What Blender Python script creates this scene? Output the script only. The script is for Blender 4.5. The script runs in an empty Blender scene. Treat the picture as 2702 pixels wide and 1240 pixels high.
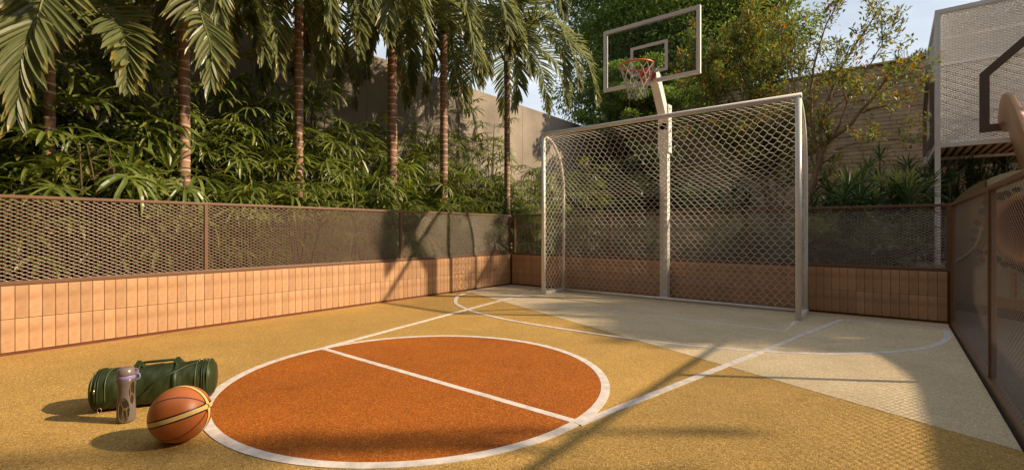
import bpy, math, random
import numpy as np
from mathutils import Vector, Matrix, Quaternion

rnd = random.Random(7)
npr = np.random.RandomState(11)
R = math.radians
sc = bpy.context.scene

# ------------------------------------------------------------------ camera, sky, sun, exposure
FPX, CXP, HYP, CAMH = 1258.9, 1351.0, 608.0, 0.95          # measured from the photograph
YAW = R(38.556)
FW = Vector((-math.sin(YAW), math.cos(YAW), 0)); RT = Vector((math.cos(YAW), math.sin(YAW), 0))
cam_d = bpy.data.cameras.new('camera'); cam = bpy.data.objects.new('camera', cam_d); sc.collection.objects.link(cam)
cam.location = (0, 0, CAMH); cam.rotation_euler = (R(90), 0, YAW)
cam_d.sensor_width = 36; cam_d.lens = 36 * FPX / 2702; cam_d.shift_y = -12 / 2702
cam_d.clip_start = 0.05; cam_d.clip_end = 600
sc.camera = cam
SUN_AZ, SUN_EL = R(32.2), R(32.5)
SV = Vector((math.cos(SUN_EL) * math.cos(SUN_AZ), math.cos(SUN_EL) * math.sin(SUN_AZ), math.sin(SUN_EL)))
wd = bpy.data.worlds.new('World'); sc.world = wd; wd.use_nodes = True
wn, wl = wd.node_tree.nodes, wd.node_tree.links
bg = wn['Background']
sky = wn.new('ShaderNodeTexSky'); sky.sky_type = 'NISHITA'; sky.sun_disc = False
sky.sun_elevation = SUN_EL; sky.sun_rotation = R(90) - SUN_AZ
sky.air_density = 1.0; sky.dust_density = 1.6; sky.ozone_density = 1.0
# thin high cloud veil over the blue
tc = wn.new('ShaderNodeTexCoord'); mp = wn.new('ShaderNodeMapping'); mp.inputs['Scale'].default_value = (1.2, 1.2, 3.2)
nz = wn.new('ShaderNodeTexNoise'); nz.inputs['Scale'].default_value = 2.2; nz.inputs['Detail'].default_value = 7; nz.inputs['Roughness'].default_value = .58
cr = wn.new('ShaderNodeValToRGB'); cr.color_ramp.elements[0].position = .36; cr.color_ramp.elements[1].position = .72
cr.color_ramp.elements[0].color = (.38, .38, .38, 1); cr.color_ramp.elements[1].color = (.85, .85, .85, 1)
mx = wn.new('ShaderNodeMix'); mx.data_type = 'RGBA'; mx.inputs[7].default_value = (10.6, 11.3, 12.0, 1)
wl.new(tc.outputs['Generated'], mp.inputs['Vector']); wl.new(mp.outputs[0], nz.inputs['Vector']); wl.new(nz.outputs['Fac'], cr.inputs[0])
wl.new(cr.outputs['Color'], mx.inputs[0]); wl.new(sky.outputs[0], mx.inputs[6]); wl.new(mx.outputs[2], bg.inputs['Color'])
bg.inputs['Strength'].default_value = 0.075
sd = bpy.data.lights.new('sun', 'SUN'); so = bpy.data.objects.new('sun', sd); sc.collection.objects.link(so)
sd.energy = 5.0; sd.angle = R(1.1); sd.color = (1.0, .79, .53)
so.rotation_euler = SV.to_track_quat('Z', 'Y').to_euler(); so.location = (20, 12, 15)
sc.view_settings.view_transform = 'Standard'; sc.view_settings.look = 'None'
sc.view_settings.exposure = 0.46; sc.view_settings.gamma = 1.0
sc.view_settings.use_curve_mapping = False
sc.render.engine = 'CYCLES'
sc.cycles.max_bounces = 8; sc.cycles.transparent_max_bounces = 16
sc.cycles.use_denoising = True

# ------------------------------------------------------------------ helpers
C = sc.collection
def ray(px, py):
    return FW + RT * ((px - CXP) / FPX) + Vector((0, 0, -(py - HYP) / FPX))
def onY(px, py, Y):
    d = ray(px, py); t = Y / d.y; return Vector((d.x * t, Y, CAMH + d.z * t))
def onX(px, py, X):
    d = ray(px, py); t = X / d.x; return Vector((X, d.y * t, CAMH + d.z * t))
def atZ(px, py, dep):
    d = ray(px, py); return Vector((0, 0, CAMH)) + d * dep

def tag(o, label=None, cat=None, group=None, kind=None):
    if label: o['label'] = label
    if cat: o['category'] = cat
    if group: o['group'] = group
    if kind: o['kind'] = kind
    return o
def empty(name, loc=(0, 0, 0), label=None, cat=None, group=None, rz=0):
    o = bpy.data.objects.new(name, None); C.objects.link(o); o.location = loc; o.rotation_euler.z = rz
    o.empty_display_size = .1
    return tag(o, label, cat, group)

class MB:
    def __init__(s): s.v = []; s.f = []; s.m = []; s.uv = None
    def add(s, vs, fs, mi=0):
        b = len(s.v); s.v.extend([tuple(v) for v in vs]); s.f.extend([tuple(i + b for i in f) for f in fs]); s.m.extend([mi] * len(fs)); return s
    def box(s, x0, x1, y0, y1, z0, z1, mi=0):
        vs = [(x0, y0, z0), (x1, y0, z0), (x1, y1, z0), (x0, y1, z0), (x0, y0, z1), (x1, y0, z1), (x1, y1, z1), (x0, y1, z1)]
        return s.add(vs, [(0, 3, 2, 1), (4, 5, 6, 7), (0, 1, 5, 4), (1, 2, 6, 5), (2, 3, 7, 6), (3, 0, 4, 7)], mi)
    def bar(s, a, b, w, h, up=(0, 0, 1), mi=0):
        a = Vector(a); b = Vector(b); d = (b - a).normalized(); u = Vector(up)
        sd_ = d.cross(u)
        if sd_.length < 1e-4: sd_ = d.cross(Vector((1, 0, 0)))
        sd_.normalize(); u = sd_.cross(d).normalized()
        vs = []
        for p in (a, b):
            for (i, j) in ((-1, -1), (1, -1), (1, 1), (-1, 1)): vs.append(p + sd_ * (i * w / 2) + u * (j * h / 2))
        return s.add(vs, [(0, 1, 2, 3), (7, 6, 5, 4), (0, 4, 5, 1), (1, 5, 6, 2), (2, 6, 7, 3), (3, 7, 4, 0)], mi)
    def tube(s, pts, r, n=8, cap=True, mi=0):
        pts = [Vector(p) for p in pts]; m = len(pts)
        rs = r if isinstance(r, (list, tuple)) else [r] * m
        t0 = (pts[1] - pts[0]).normalized(); u = t0.orthogonal().normalized()
        vs = []
        for i, p in enumerate(pts):
            t = (pts[min(i + 1, m - 1)] - pts[max(i - 1, 0)])
            t = t.normalized() if t.length > 1e-9 else t0
            u = (u - t * u.dot(t))
            u = u.normalized() if u.length > 1e-6 else t.orthogonal().normalized()
            w = t.cross(u)
            for k in range(n):
                a = 2 * math.pi * k / n; vs.append(p + (u * math.cos(a) + w * math.sin(a)) * rs[i])
        fs = []
        for i in range(m - 1):
            for k in range(n):
                k2 = (k + 1) % n; fs.append((i * n + k, i * n + k2, (i + 1) * n + k2, (i + 1) * n + k))
        if cap: fs.append(tuple(range(n - 1, -1, -1))); fs.append(tuple((m - 1) * n + k for k in range(n)))
        return s.add(vs, fs, mi)
    def lathe(s, prof, n=32, mi=0, c=(0, 0, 0)):
        vs = []; fs = []
        for (r, z) in prof:
            for k in range(n):
                a = 2 * math.pi * k / n; vs.append((c[0] + r * math.cos(a), c[1] + r * math.sin(a), c[2] + z))
        for i in range(len(prof) - 1):
            for k in range(n):
                k2 = (k + 1) % n; fs.append((i * n + k, i * n + k2, (i + 1) * n + k2, (i + 1) * n + k))
        return s.add(vs, fs, mi)
    def prism(s, poly, z0, z1, mi=0):
        n = len(poly); vs = [(x, y, z0) for x, y in poly] + [(x, y, z1) for x, y in poly]
        fs = [tuple(range(n - 1, -1, -1)), tuple(range(n, 2 * n))] + [(i, (i + 1) % n, n + (i + 1) % n, n + i) for i in range(n)]
        return s.add(vs, fs, mi)
    def mesh(s, name, mats, smooth=False):
        me = bpy.data.meshes.new(name); me.from_pydata(s.v, [], s.f)
        for m in (mats if isinstance(mats, (list, tuple)) else [mats]): me.materials.append(m)
        if any(s.m): me.polygons.foreach_set('material_index', s.m)
        if smooth: me.polygons.foreach_set('use_smooth', [True] * len(me.polygons))
        if s.uv is not None:
            uvl = me.uv_layers.new(name='uv'); li = np.zeros(len(me.loops), dtype=np.int32); me.loops.foreach_get('vertex_index', li)
            uvl.data.foreach_set('uv', np.array(s.uv, dtype=np.float32)[li].ravel())
        me.update(); return me
    def build(s, name, mats, parent=None, smooth=False, loc=None):
        return link(name, s.mesh(name, mats, smooth), parent, loc)
def link(name, me, parent=None, loc=None, mat=None):
    o = bpy.data.objects.new(name, me); C.objects.link(o)
    if parent: o.parent = parent
    if mat is not None: o.matrix_local = mat
    elif loc is not None: o.location = loc
    return o
def bevel(o, w, seg=2):
    b = o.modifiers.new('bevel', 'BEVEL'); b.width = w; b.segments = seg; b.limit_method = 'ANGLE'; return o
def catmull(P, n):
    P = [Vector(p) for p in P]; Q = [P[0] * 2 - P[1]] + P + [P[-1] * 2 - P[-2]]; out = []
    m = len(P) - 1
    for k in range(n + 1):
        t = k / n * m; i = min(int(t), m - 1); u = t - i
        a, b, c, d = Q[i], Q[i + 1], Q[i + 2], Q[i + 3]
        out.append(0.5 * ((2 * b) + (c - a) * u + (2 * a - 5 * b + 4 * c - d) * u * u + (3 * b - 3 * c + d - a) * u ** 3))
    return out

# ------------------------------------------------------------------ materials
def M(name, col, rough=.6, spec=.4, metal=0., var=0., vscale=5., bump=0., bscale=60., col2=None, detail=4, bdist=.004, island=0., coat=0.):
    m = bpy.data.materials.new(name); m.use_nodes = True; n, l = m.node_tree.nodes, m.node_tree.links; p = n['Principled BSDF']
    p.inputs['Base Color'].default_value = (*col, 1); p.inputs['Roughness'].default_value = rough
    p.inputs['Specular IOR Level'].default_value = spec; p.inputs['Metallic'].default_value = metal
    if coat: p.inputs['Coat Weight'].default_value = coat
    t = n.new('ShaderNodeTexCoord'); out = None
    if var or col2:
        z = n.new('ShaderNodeTexNoise'); z.inputs['Scale'].default_value = vscale; z.inputs['Detail'].default_value = detail; l.new(t.outputs['Object'], z.inputs['Vector'])
        r = n.new('ShaderNodeValToRGB'); r.color_ramp.elements[0].position = .32; r.color_ramp.elements[1].position = .68
        c2 = col2 or tuple(min(1, c * (1 + var)) for c in col); c1 = tuple(c * (1 - var) for c in col)
        r.color_ramp.elements[0].color = (*c1, 1); r.color_ramp.elements[1].color = (*c2, 1); l.new(z.outputs['Fac'], r.inputs[0]); out = r.outputs[0]
    if island:
        g = n.new('ShaderNodeNewGeometry'); oi = n.new('ShaderNodeObjectInfo'); ad = n.new('ShaderNodeMath'); ad.operation = 'ADD'
        l.new(g.outputs['Random Per Island'], ad.inputs[0]); l.new(oi.outputs['Random'], ad.inputs[1])
        fr = n.new('ShaderNodeMath'); fr.operation = 'FRACT'; l.new(ad.outputs[0], fr.inputs[0])
        mr = n.new('ShaderNodeMapRange'); mr.inputs[3].default_value = 1 - island; mr.inputs[4].default_value = 1 + island; l.new(fr.outputs[0], mr.inputs[0])
        h = n.new('ShaderNodeHueSaturation'); l.new(mr.outputs[0], h.inputs['Value'])
        if out: l.new(out, h.inputs['Color'])
        else: h.inputs['Color'].default_value = (*col, 1)
        out = h.outputs[0]
    if out: l.new(out, p.inputs['Base Color'])
    if bump:
        b = n.new('ShaderNodeTexNoise'); b.inputs['Scale'].default_value = bscale; b.inputs['Detail'].default_value = 3; l.new(t.outputs['Object'], b.inputs['Vector'])
        q = n.new('ShaderNodeBump'); q.inputs['Strength'].default_value = bump; q.inputs['Distance'].default_value = bdist
        l.new(b.outputs['Fac'], q.inputs['Height']); l.new(q.outputs[0], p.inputs['Normal'])
    return m

def floor_mat(name, dark, mid, light, gs=215., bstr=.75):
    """rubber granules: voronoi grains with three tones, broad wear patches"""
    m = bpy.data.materials.new(name); m.use_nodes = True; n, l = m.node_tree.nodes, m.node_tree.links; p = n['Principled BSDF']
    t = n.new('ShaderNodeTexCoord')
    v = n.new('ShaderNodeTexVoronoi'); v.inputs['Scale'].default_value = gs; l.new(t.outputs['Object'], v.inputs['Vector'])
    sp = n.new('ShaderNodeSeparateColor'); l.new(v.outputs['Color'], sp.inputs[0])
    r = n.new('ShaderNodeValToRGB'); e = r.color_ramp.elements
    e[0].position = 0; e[0].color = (*dark, 1); e[1].position = 1; e[1].color = (*light, 1)
    k = e.new(.45); k.color = (*mid, 1); k = e.new(.8); k.color = (*mid, 1)
    l.new(sp.outputs[0], r.inputs[0])
    z = n.new('ShaderNodeTexNoise'); z.inputs['Scale'].default_value = 1.3; z.inputs['Detail'].default_value = 6; z.inputs['Roughness'].default_value = .62; l.new(t.outputs['Object'], z.inputs['Vector'])
    mr = n.new('ShaderNodeMapRange'); mr.inputs[1].default_value = .3; mr.inputs[2].default_value = .7; mr.inputs[3].default_value = .86; mr.inputs[4].default_value = 1.13; l.new(z.outputs['Fac'], mr.inputs[0])
    z2 = n.new('ShaderNodeTexNoise'); z2.inputs['Scale'].default_value = 45; z2.inputs['Detail'].default_value = 2; l.new(t.outputs['Object'], z2.inputs['Vector'])
    mr2 = n.new('ShaderNodeMapRange'); mr2.inputs[1].default_value = .3; mr2.inputs[2].default_value = .7; mr2.inputs[3].default_value = .88; mr2.inputs[4].default_value = 1.1; l.new(z2.outputs['Fac'], mr2.inputs[0])
    mu = n.new('ShaderNodeMath'); mu.operation = 'MULTIPLY'; l.new(mr.outputs[0], mu.inputs[0]); l.new(mr2.outputs[0], mu.inputs[1])
    h = n.new('ShaderNodeHueSaturation'); l.new(r.outputs[0], h.inputs['Color']); l.new(mu.outputs[0], h.inputs['Value']); l.new(h.outputs[0], p.inputs['Base Color'])
    p.inputs['Roughness'].default_value = .8; p.inputs['Specular IOR Level'].default_value = .25
    a = n.new('ShaderNodeTexNoise'); a.inputs['Scale'].default_value = gs * .9; a.inputs['Detail'].default_value = 2; l.new(t.outputs['Object'], a.inputs['Vector'])
    b = n.new('ShaderNodeBump'); b.inputs['Strength'].default_value = bstr; b.inputs['Distance'].default_value = .006
    l.new(a.outputs['Fac'], b.inputs['Height']); l.new(b.outputs[0], p.inputs['Normal'])
    st = n.new('ShaderNodeTexNoise'); st.inputs['Scale'].default_value = 3.1; st.inputs['Detail'].default_value = 8; st.inputs['Roughness'].default_value = .7; st.inputs['Distortion'].default_value = 1.2; l.new(t.outputs['Object'], st.inputs['Vector'])
    ms = n.new('ShaderNodeMapRange'); ms.inputs[1].default_value = .56; ms.inputs[2].default_value = .74; ms.inputs[3].default_value = 1.0; ms.inputs[4].default_value = .80; l.new(st.outputs['Fac'], ms.inputs[0])
    sc_ = n.new('ShaderNodeTexNoise'); sc_.inputs['Scale'].default_value = 1.0; sc_.inputs['Detail'].default_value = 5; mpp = n.new('ShaderNodeMapping'); mpp.inputs['Rotation'].default_value = (0, 0, .6); mpp.inputs['Scale'].default_value = (1.2, 22, 1); l.new(t.outputs['Object'], mpp.inputs[0]); l.new(mpp.outputs[0], sc_.inputs['Vector'])
    mc = n.new('ShaderNodeMapRange'); mc.inputs[1].default_value = .66; mc.inputs[2].default_value = .78; mc.inputs[3].default_value = 1.0; mc.inputs[4].default_value = 1.22; l.new(sc_.outputs['Fac'], mc.inputs[0])
    m2 = n.new('ShaderNodeMath'); m2.operation = 'MULTIPLY'; l.new(ms.outputs[0], m2.inputs[0]); l.new(mc.outputs[0], m2.inputs[1])
    m3 = n.new('ShaderNodeMath'); m3.operation = 'MULTIPLY'; l.new(m2.outputs[0], m3.inputs[0]); l.new(mu.outputs[0], m3.inputs[1]); l.new(m3.outputs[0], h.inputs['Value'])
    return m

def leaf_mat(name, c1, c2, rough=.4, trans=.25, tcol=None, tip=None, vs=3., spec=.5, zscale=1.):
    """leaf: colour varies per island; uv.x runs base to tip"""
    m = bpy.data.materials.new(name); m.use_nodes = True; n, l = m.node_tree.nodes, m.node_tree.links; p = n['Principled BSDF']; o = n['Material Output']
    g = n.new('ShaderNodeNewGeometry'); oi = n.new('ShaderNodeObjectInfo'); ad = n.new('ShaderNodeMath'); ad.operation = 'ADD'
    l.new(g.outputs['Random Per Island'], ad.inputs[0]); l.new(oi.outputs['Random'], ad.inputs[1])
    fr = n.new('ShaderNodeMath'); fr.operation = 'FRACT'; l.new(ad.outputs[0], fr.inputs[0])
    r = n.new('ShaderNodeValToRGB'); r.color_ramp.elements[0].color = (*c1, 1); r.color_ramp.elements[1].color = (*c2, 1); l.new(fr.outputs[0], r.inputs[0])
    col = r.outputs[0]
    if tip:
        uv = n.new('ShaderNodeUVMap'); s_ = n.new('ShaderNodeSeparateXYZ'); l.new(uv.outputs[0], s_.inputs[0])
        q = n.new('ShaderNodeMath'); q.operation = 'MULTIPLY_ADD'; l.new(fr.outputs[0], q.inputs[0]); q.inputs[1].default_value = .35; l.new(s_.outputs[0], q.inputs[2])
        mr = n.new('ShaderNodeMapRange'); mr.inputs[1].default_value = .92; mr.inputs[2].default_value = 1.34; l.new(q.outputs[0], mr.inputs[0])
        mm = n.new('ShaderNodeMix'); mm.data_type = 'RGBA'; l.new(mr.outputs[0], mm.inputs[0]); l.new(col, mm.inputs[6]); mm.inputs[7].default_value = (*tip, 1); col = mm.outputs[2]
    l.new(col, p.inputs['Base Color']); p.inputs['Roughness'].default_value = rough; p.inputs['Specular IOR Level'].default_value = spec
    tr = n.new('ShaderNodeBsdfTranslucent')
    hs = n.new('ShaderNodeHueSaturation'); hs.inputs['Value'].default_value = 1.7; hs.inputs['Saturation'].default_value = 1.15; l.new(col, hs.inputs['Color']); l.new(hs.outputs[0], tr.inputs['Color'])
    ms = n.new('ShaderNodeMixShader'); ms.inputs[0].default_value = trans
    l.new(p.outputs[0], ms.inputs[1]); l.new(tr.outputs[0], ms.inputs[2]); l.new(ms.outputs[0], o.inputs['Surface'])
    return m

m_tan = floor_mat('tan_rubber', (.24, .135, .030), (.46, .282, .080), (.67, .455, .18))
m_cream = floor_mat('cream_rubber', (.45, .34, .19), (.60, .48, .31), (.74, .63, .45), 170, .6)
m_orange = floor_mat('orange_rubber', (.18, .042, .004), (.37, .100, .008), (.58, .22, .035))
m_line = M('line_paint', (.62, .56, .525), .7, .3, var=.17, vscale=16, detail=12, bump=.5, bscale=150, bdist=.003)
m_grey_floor = floor_mat('grey_rubber', (.10, .08, .065), (.16, .125, .10), (.23, .19, .155), 150, .5)
m_tile = M('terracotta_tile', (.45, .245, .125), .55, .4, var=.16, vscale=9, bump=.18, bscale=35, col2=(.585, .355, .205), detail=7, island=.12)
m_grout = M('recess_brown', (.14, .055, .022), .8, .2, var=.1, vscale=20)
m_plinth = M('plinth_strip', (.36, .17, .09), .7, .3, var=.1, vscale=20)
m_bmetal = M('brown_powder_coat', (.17, .090, .054), .42, .5, var=.06, vscale=6, bump=.08, bscale=300, bdist=.001)
m_mesh = M('brown_mesh_metal', (.205, .130, .086), .27, .8)
m_white = M('white_powder_coat', (.80, .765, .74), .38, .5, var=.04, vscale=5, bump=.06, bscale=250, bdist=.001)
m_net = M('white_rope', (.60, .57, .53), .75, .2, bump=.3, bscale=400, bdist=.001)
m_rim = M('orange_rim_paint', (.85, .17, .045), .35, .5, var=.08, vscale=20)
m_steel = M('bolt_steel', (.45, .43, .40), .35, .5, metal=.9)
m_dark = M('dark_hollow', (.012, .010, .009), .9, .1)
m_conc = M('concrete_render', (.29, .245, .205), .85, .2, var=.24, vscale=.9, bump=.3, bscale=14, detail=8, bdist=.012)
m_stone = M('sand_stone', (.385, .275, .17), .85, .2, var=.25, vscale=3.5, bump=.7, bscale=16, detail=8, bdist=.012, island=.16)
m_stone_back = M('stone_joint', (.20, .15, .105), .9, .1)
m_soil = M('planter_soil', (.016, .012, .009), .95, .1, var=.4, vscale=12, bump=.8, bscale=25, bdist=.03)
m_pave = floor_mat('brown_paving', (.15, .10, .07), (.20, .14, .10), (.27, .2, .15), 60, .4)
m_ground = M('far_ground', (.10, .09, .055), .95, .1, var=.3, vscale=.4)
m_dframe = M('dark_brown_frame', (.125, .082, .064), .5, .4, var=.05, vscale=6)
m_slide = M('caramel_plastic', (.42, .195, .085), .38, .5, var=.05, vscale=3)
m_panel = M('play_panel_tan', (.20, .135, .07), .6, .3, var=.08, vscale=3)
m_panel2 = M('play_panel_cream', (.44, .37, .23), .6, .3, var=.06, vscale=3)
m_ring = M('ring_brown', (.42, .18, .055), .5, .4, var=.06, vscale=5)
m_leafcut = M('leaf_relief_brown', (.028, .015, .009), .6, .3)
m_slat = M('platform_slat', (.30, .215, .14), .6, .3, var=.25, vscale=30)
m_bark = M('bark_brown', (.17, .115, .08), .9, .15, var=.35, vscale=14, bump=.8, bscale=30, bdist=.02)
m_bark2 = M('bark_pale', (.27, .185, .125), .85, .2, var=.3, vscale=9, bump=.6, bscale=24, bdist=.012)

def trunk_mat():
    m = bpy.data.materials.new('ringed_trunk'); m.use_nodes = True; n, l = m.node_tree.nodes, m.node_tree.links; p = n['Principled BSDF']
    t = n.new('ShaderNodeTexCoord')
    z = n.new('ShaderNodeTexNoise'); z.inputs['Scale'].default_value = 7; z.inputs['Detail'].default_value = 6; l.new(t.outputs['Object'], z.inputs['Vector'])
    r = n.new('ShaderNodeValToRGB'); r.color_ramp.elements[0].color = (.13, .065, .042, 1); r.color_ramp.elements[1].color = (.36, .20, .13, 1)
    r.color_ramp.elements[0].position = .3; r.color_ramp.elements[1].position = .7; l.new(z.outputs['Fac'], r.inputs[0]); l.new(r.outputs[0], p.inputs['Base Color'])
    p.inputs['Roughness'].default_value = .75
    b = n.new('ShaderNodeTexNoise'); b.inputs['Scale'].default_value = 40; b.inputs['Detail'].default_value = 4; l.new(t.outputs['Object'], b.inputs['Vector'])
    q = n.new('ShaderNodeBump'); q.inputs['Strength'].default_value = .6; q.inputs['Distance'].default_value = .01; l.new(b.outputs['Fac'], q.inputs['Height']); l.new(q.outputs[0], p.inputs['Normal'])
    return m
m_trunk = trunk_mat()
m_scar = M('leaf_scar', (.52, .40, .32), .8, .2, var=.2, vscale=25, bump=.5, bscale=60)
m_frond = leaf_mat('palm_leaflet', (.13, .155, .062), (.22, .235, .105), .34, .38, tip=(.36, .27, .05))
m_rachis = M('palm_rachis', (.16, .18, .06), .5, .4)
m_lady = leaf_mat('lady_palm_leaf', (.085, .125, .022), (.20, .235, .052), .38, .32, tip=(.28, .27, .06), spec=.6)
m_cane = M('lady_palm_cane', (.08, .06, .03), .8, .2)
m_drac = leaf_mat('dracaena_leaf', (.035, .075, .022), (.085, .13, .045), .4, .2)
m_drac_y = leaf_mat('sunlit_variegated_leaf', (.22, .27, .07), (.42, .42, .16), .4, .3)  # lighter variegated copy; its colour also carries sunlight on the lit plants
m_tree = leaf_mat('tree_leaf', (.085, .13, .030), (.19, .245, .070), .45, .5)
m_myr = leaf_mat('myrtle_leaf', (.10, .125, .030), (.21, .225, .065), .48, .4)
m_myr_o = leaf_mat('young_orange_leaf', (.28, .12, .035), (.42, .22, .06), .4, .4)
m_dark_leaf = leaf_mat('dark_shrub_leaf', (.03, .05, .014), (.07, .10, .03), .45, .2)
m_fern = leaf_mat('fern_leaf', (.10, .12, .045), (.19, .20, .09), .5, .3)
m_berry = M('red_berry', (.32, .03, .015), .35, .5)

# ------------------------------------------------------------------ setting: ground sheets
XL, XR, YB = -5.235, 0.44, 6.55
def sheet(name, poly, z0, z1, mat, parent=None, kind='structure'):
    o = MB().prism(poly, z0, z1).build(name, mat, parent); 
    if kind: o['kind'] = kind
    return o
sheet('ground', [(-150, -150), (150, -150), (150, 150), (-150, 150)], -.30, -.06, m_ground)
sheet('court_floor', [(XL - .06, -4), (XR, -4), (XR, YB + .06), (XL - .06, YB + .06)], -.05, 0, m_tan)
ya = lambda x: 5.26 - .430 * (x + 4.891) if x < -1 else 2.971 - .4355 * (x - .442)
def band_y(x): return 2.971 + (5.30 - 2.971) * (.442 - x) / (.442 + 4.98)
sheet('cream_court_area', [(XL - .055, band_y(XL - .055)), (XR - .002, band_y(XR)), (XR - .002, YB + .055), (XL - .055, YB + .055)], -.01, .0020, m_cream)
CCX, CCY, CR = -2.404, 2.060, 1.209
sheet('orange_court_circle', [(CCX + (CR - .02) * math.cos(a), CCY + (CR - .02) * math.sin(a)) for a in np.linspace(0, 2 * math.pi, 129)[:-1]], -.01, .0020, m_orange)
def strip(name, pts, w, z, closed=False):
    """painted line as a thin raised film following a polyline"""
    pts = [Vector((p[0], p[1])) for p in pts]; n = len(pts); L = []; Rr = []
    for i in range(n):
        if closed: t = pts[(i + 1) % n] - pts[i - 1]
        else: t = pts[min(i + 1, n - 1)] - pts[max(i - 1, 0)]
        t.normalize(); q = Vector((-t.y, t.x)) * w / 2; L.append(pts[i] + q); Rr.append(pts[i] - q)
    b = MB(); m = n if closed else n - 1
    vs = [(p.x, p.y, z) for p in L] + [(p.x, p.y, z) for p in Rr] + [(p.x, p.y, -.004) for p in L] + [(p.x, p.y, -.004) for p in Rr]; fs = []
    for i in range(m):
        j = (i + 1) % n; fs += [(n + i, n + j, j, i), (i, j, 2 * n + j, 2 * n + i), (3 * n + i, 3 * n + j, n + j, n + i)]
    b.add(vs, fs); o = b.build(name, m_line); o['kind'] = 'structure'; return o
strip('court_line_circle', [(CCX + (CR - .026) * math.cos(a), CCY + (CR - .026) * math.sin(a)) for a in np.linspace(0, 2 * math.pi, 145)[:-1]], .052, .0034, True)
strip('court_line_free_throw', [(CCX - CR + .05, 2.052), (CCX + CR - .05, 2.052)], .045, .0028)
strip('court_line_key_left', [(-3.592, 2.06), (-4.38, 6.13)], .048, .0044)
strip('court_line_key_right', [(-1.205, 2.03), (-.425, 6.13)], .048, .0044)
arc = [(0, 3.905), (.745, 3.93), (1.32, 4.05), (1.61, 4.16), (1.96, 4.345), (2.18, 4.53), (2.48, 4.87), (2.67, 5.25), (2.78, 5.68), (2.80, 6.14)]
AC = -2.40
ap = [(AC - d, y, 0) for d, y in arc[::-1]] + [(AC + d, y, 0) for d, y in arc[1:]]
strip('court_line_arc', [(p.x, p.y) for p in catmull(ap, 120)], .048, .0039)
strip('court_baseline', [(XL + .02, 6.15), (XR - .03, 6.15)], .032, .0050)
strip('goal_area_line', [(-4.02, 5.80), (-4.02, 5.13), (-.79, 5.13), (-.79, 5.80)], .045, .0030)
# raised beds and play yard
sheet('left_planter_bed', [(-7.98, -6), (XL - .12, -6), (XL - .12, 15.9), (-7.98, 15.9)], -.05, .46, m_soil)
sheet('rear_planter_bed', [(XL - .119, YB + .12), (.0, YB + .12), (.0, 15.9), (XL - .119, 15.9)], -.05, .385, m_soil)
sheet('rear_path', [(.001, YB + .12), (.50, YB + .12), (.50, 15.9), (.001, 15.9)], -.05, .38, m_pave)
sheet('play_yard_ground', [(XR + .02, -5), (9, -5), (9, 15.9), (.501, 15.9), (.501, YB + .12), (XR + .02, YB + .12)], -.05, -.001, m_grey_floor)
sheet('rear_path_far', [(.5005, 9.0), (6, 9.0), (6, 15.9), (.5005, 15.9)], -.04, .379, m_pave)

# ------------------------------------------------------------------ tiled parapet walls
def tile_mesh(w, h, t):
    b = MB(); e = .0022
    vs = [(-w / 2, 0, 0), (w / 2, 0, 0), (w / 2, 0, h), (-w / 2, 0, h), (-w / 2, -t + e, 0), (w / 2, -t + e, 0), (w / 2, -t + e, h), (-w / 2, -t + e, h),
          (-w / 2 + e, -t, e), (w / 2 - e, -t, e), (w / 2 - e, -t, h - e), (-w / 2 + e, -t, h - e)]
    fs = [(0, 1, 5, 4), (1, 2, 6, 5), (2, 3, 7, 6), (3, 0, 4, 7), (4, 5, 9, 8), (5, 6, 10, 9), (6, 7, 11, 10), (7, 4, 8, 11), (8, 9, 10, 11)]
    return b.add(vs, fs)
P_T = .0755; TW = P_T - .0028; TH = .2485
tiles = [tile_mesh(TW, TH, .012).mesh('tile', m_tile) for _ in range(1)]
def parapet(name, label, origin, rz, n, start, length0, length1):
    """local x along the wall, -y towards the court; tile faces at y=0"""
    root = empty(name, origin, label, 'wall', 'tiled parapet walls', rz)
    MB().box(length0, length1, .012, .115, .003, .5315).build('wall_core', m_grout, root)
    MB().box(length0, length1, .0055, .03, -.03, .024).build('recessed_plinth', m_grout, root)
    MB().box(length0, length1, -.016, .0050, -.02, .0045).build('floor_trim', m_plinth, root)
    for i in range(n):
        for j in range(2):
            o = link('tile', tiles[0], root, (start + (i + .5) * P_T, .0118 + rnd.uniform(-.0006, .0006), .0265 + j * .2520))
            o.rotation_euler.z = rnd.uniform(-.004, .004)
    return root
# left wall: local x -> +Y, local -y -> +X  (rz = +90deg)
parapet('tiled_wall', 'long sunlit terracotta tiled wall under the mesh fence beside the palms', (XL, 0, 0), R(90), 88, .407 - 7 * P_T, -3.0, YB + .115)
parapet('tiled_wall', 'shaded terracotta tiled wall behind the goal net', (XL + .0, YB, 0), 0, 75, .0125, -.01, XR - XL + .06)

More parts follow.
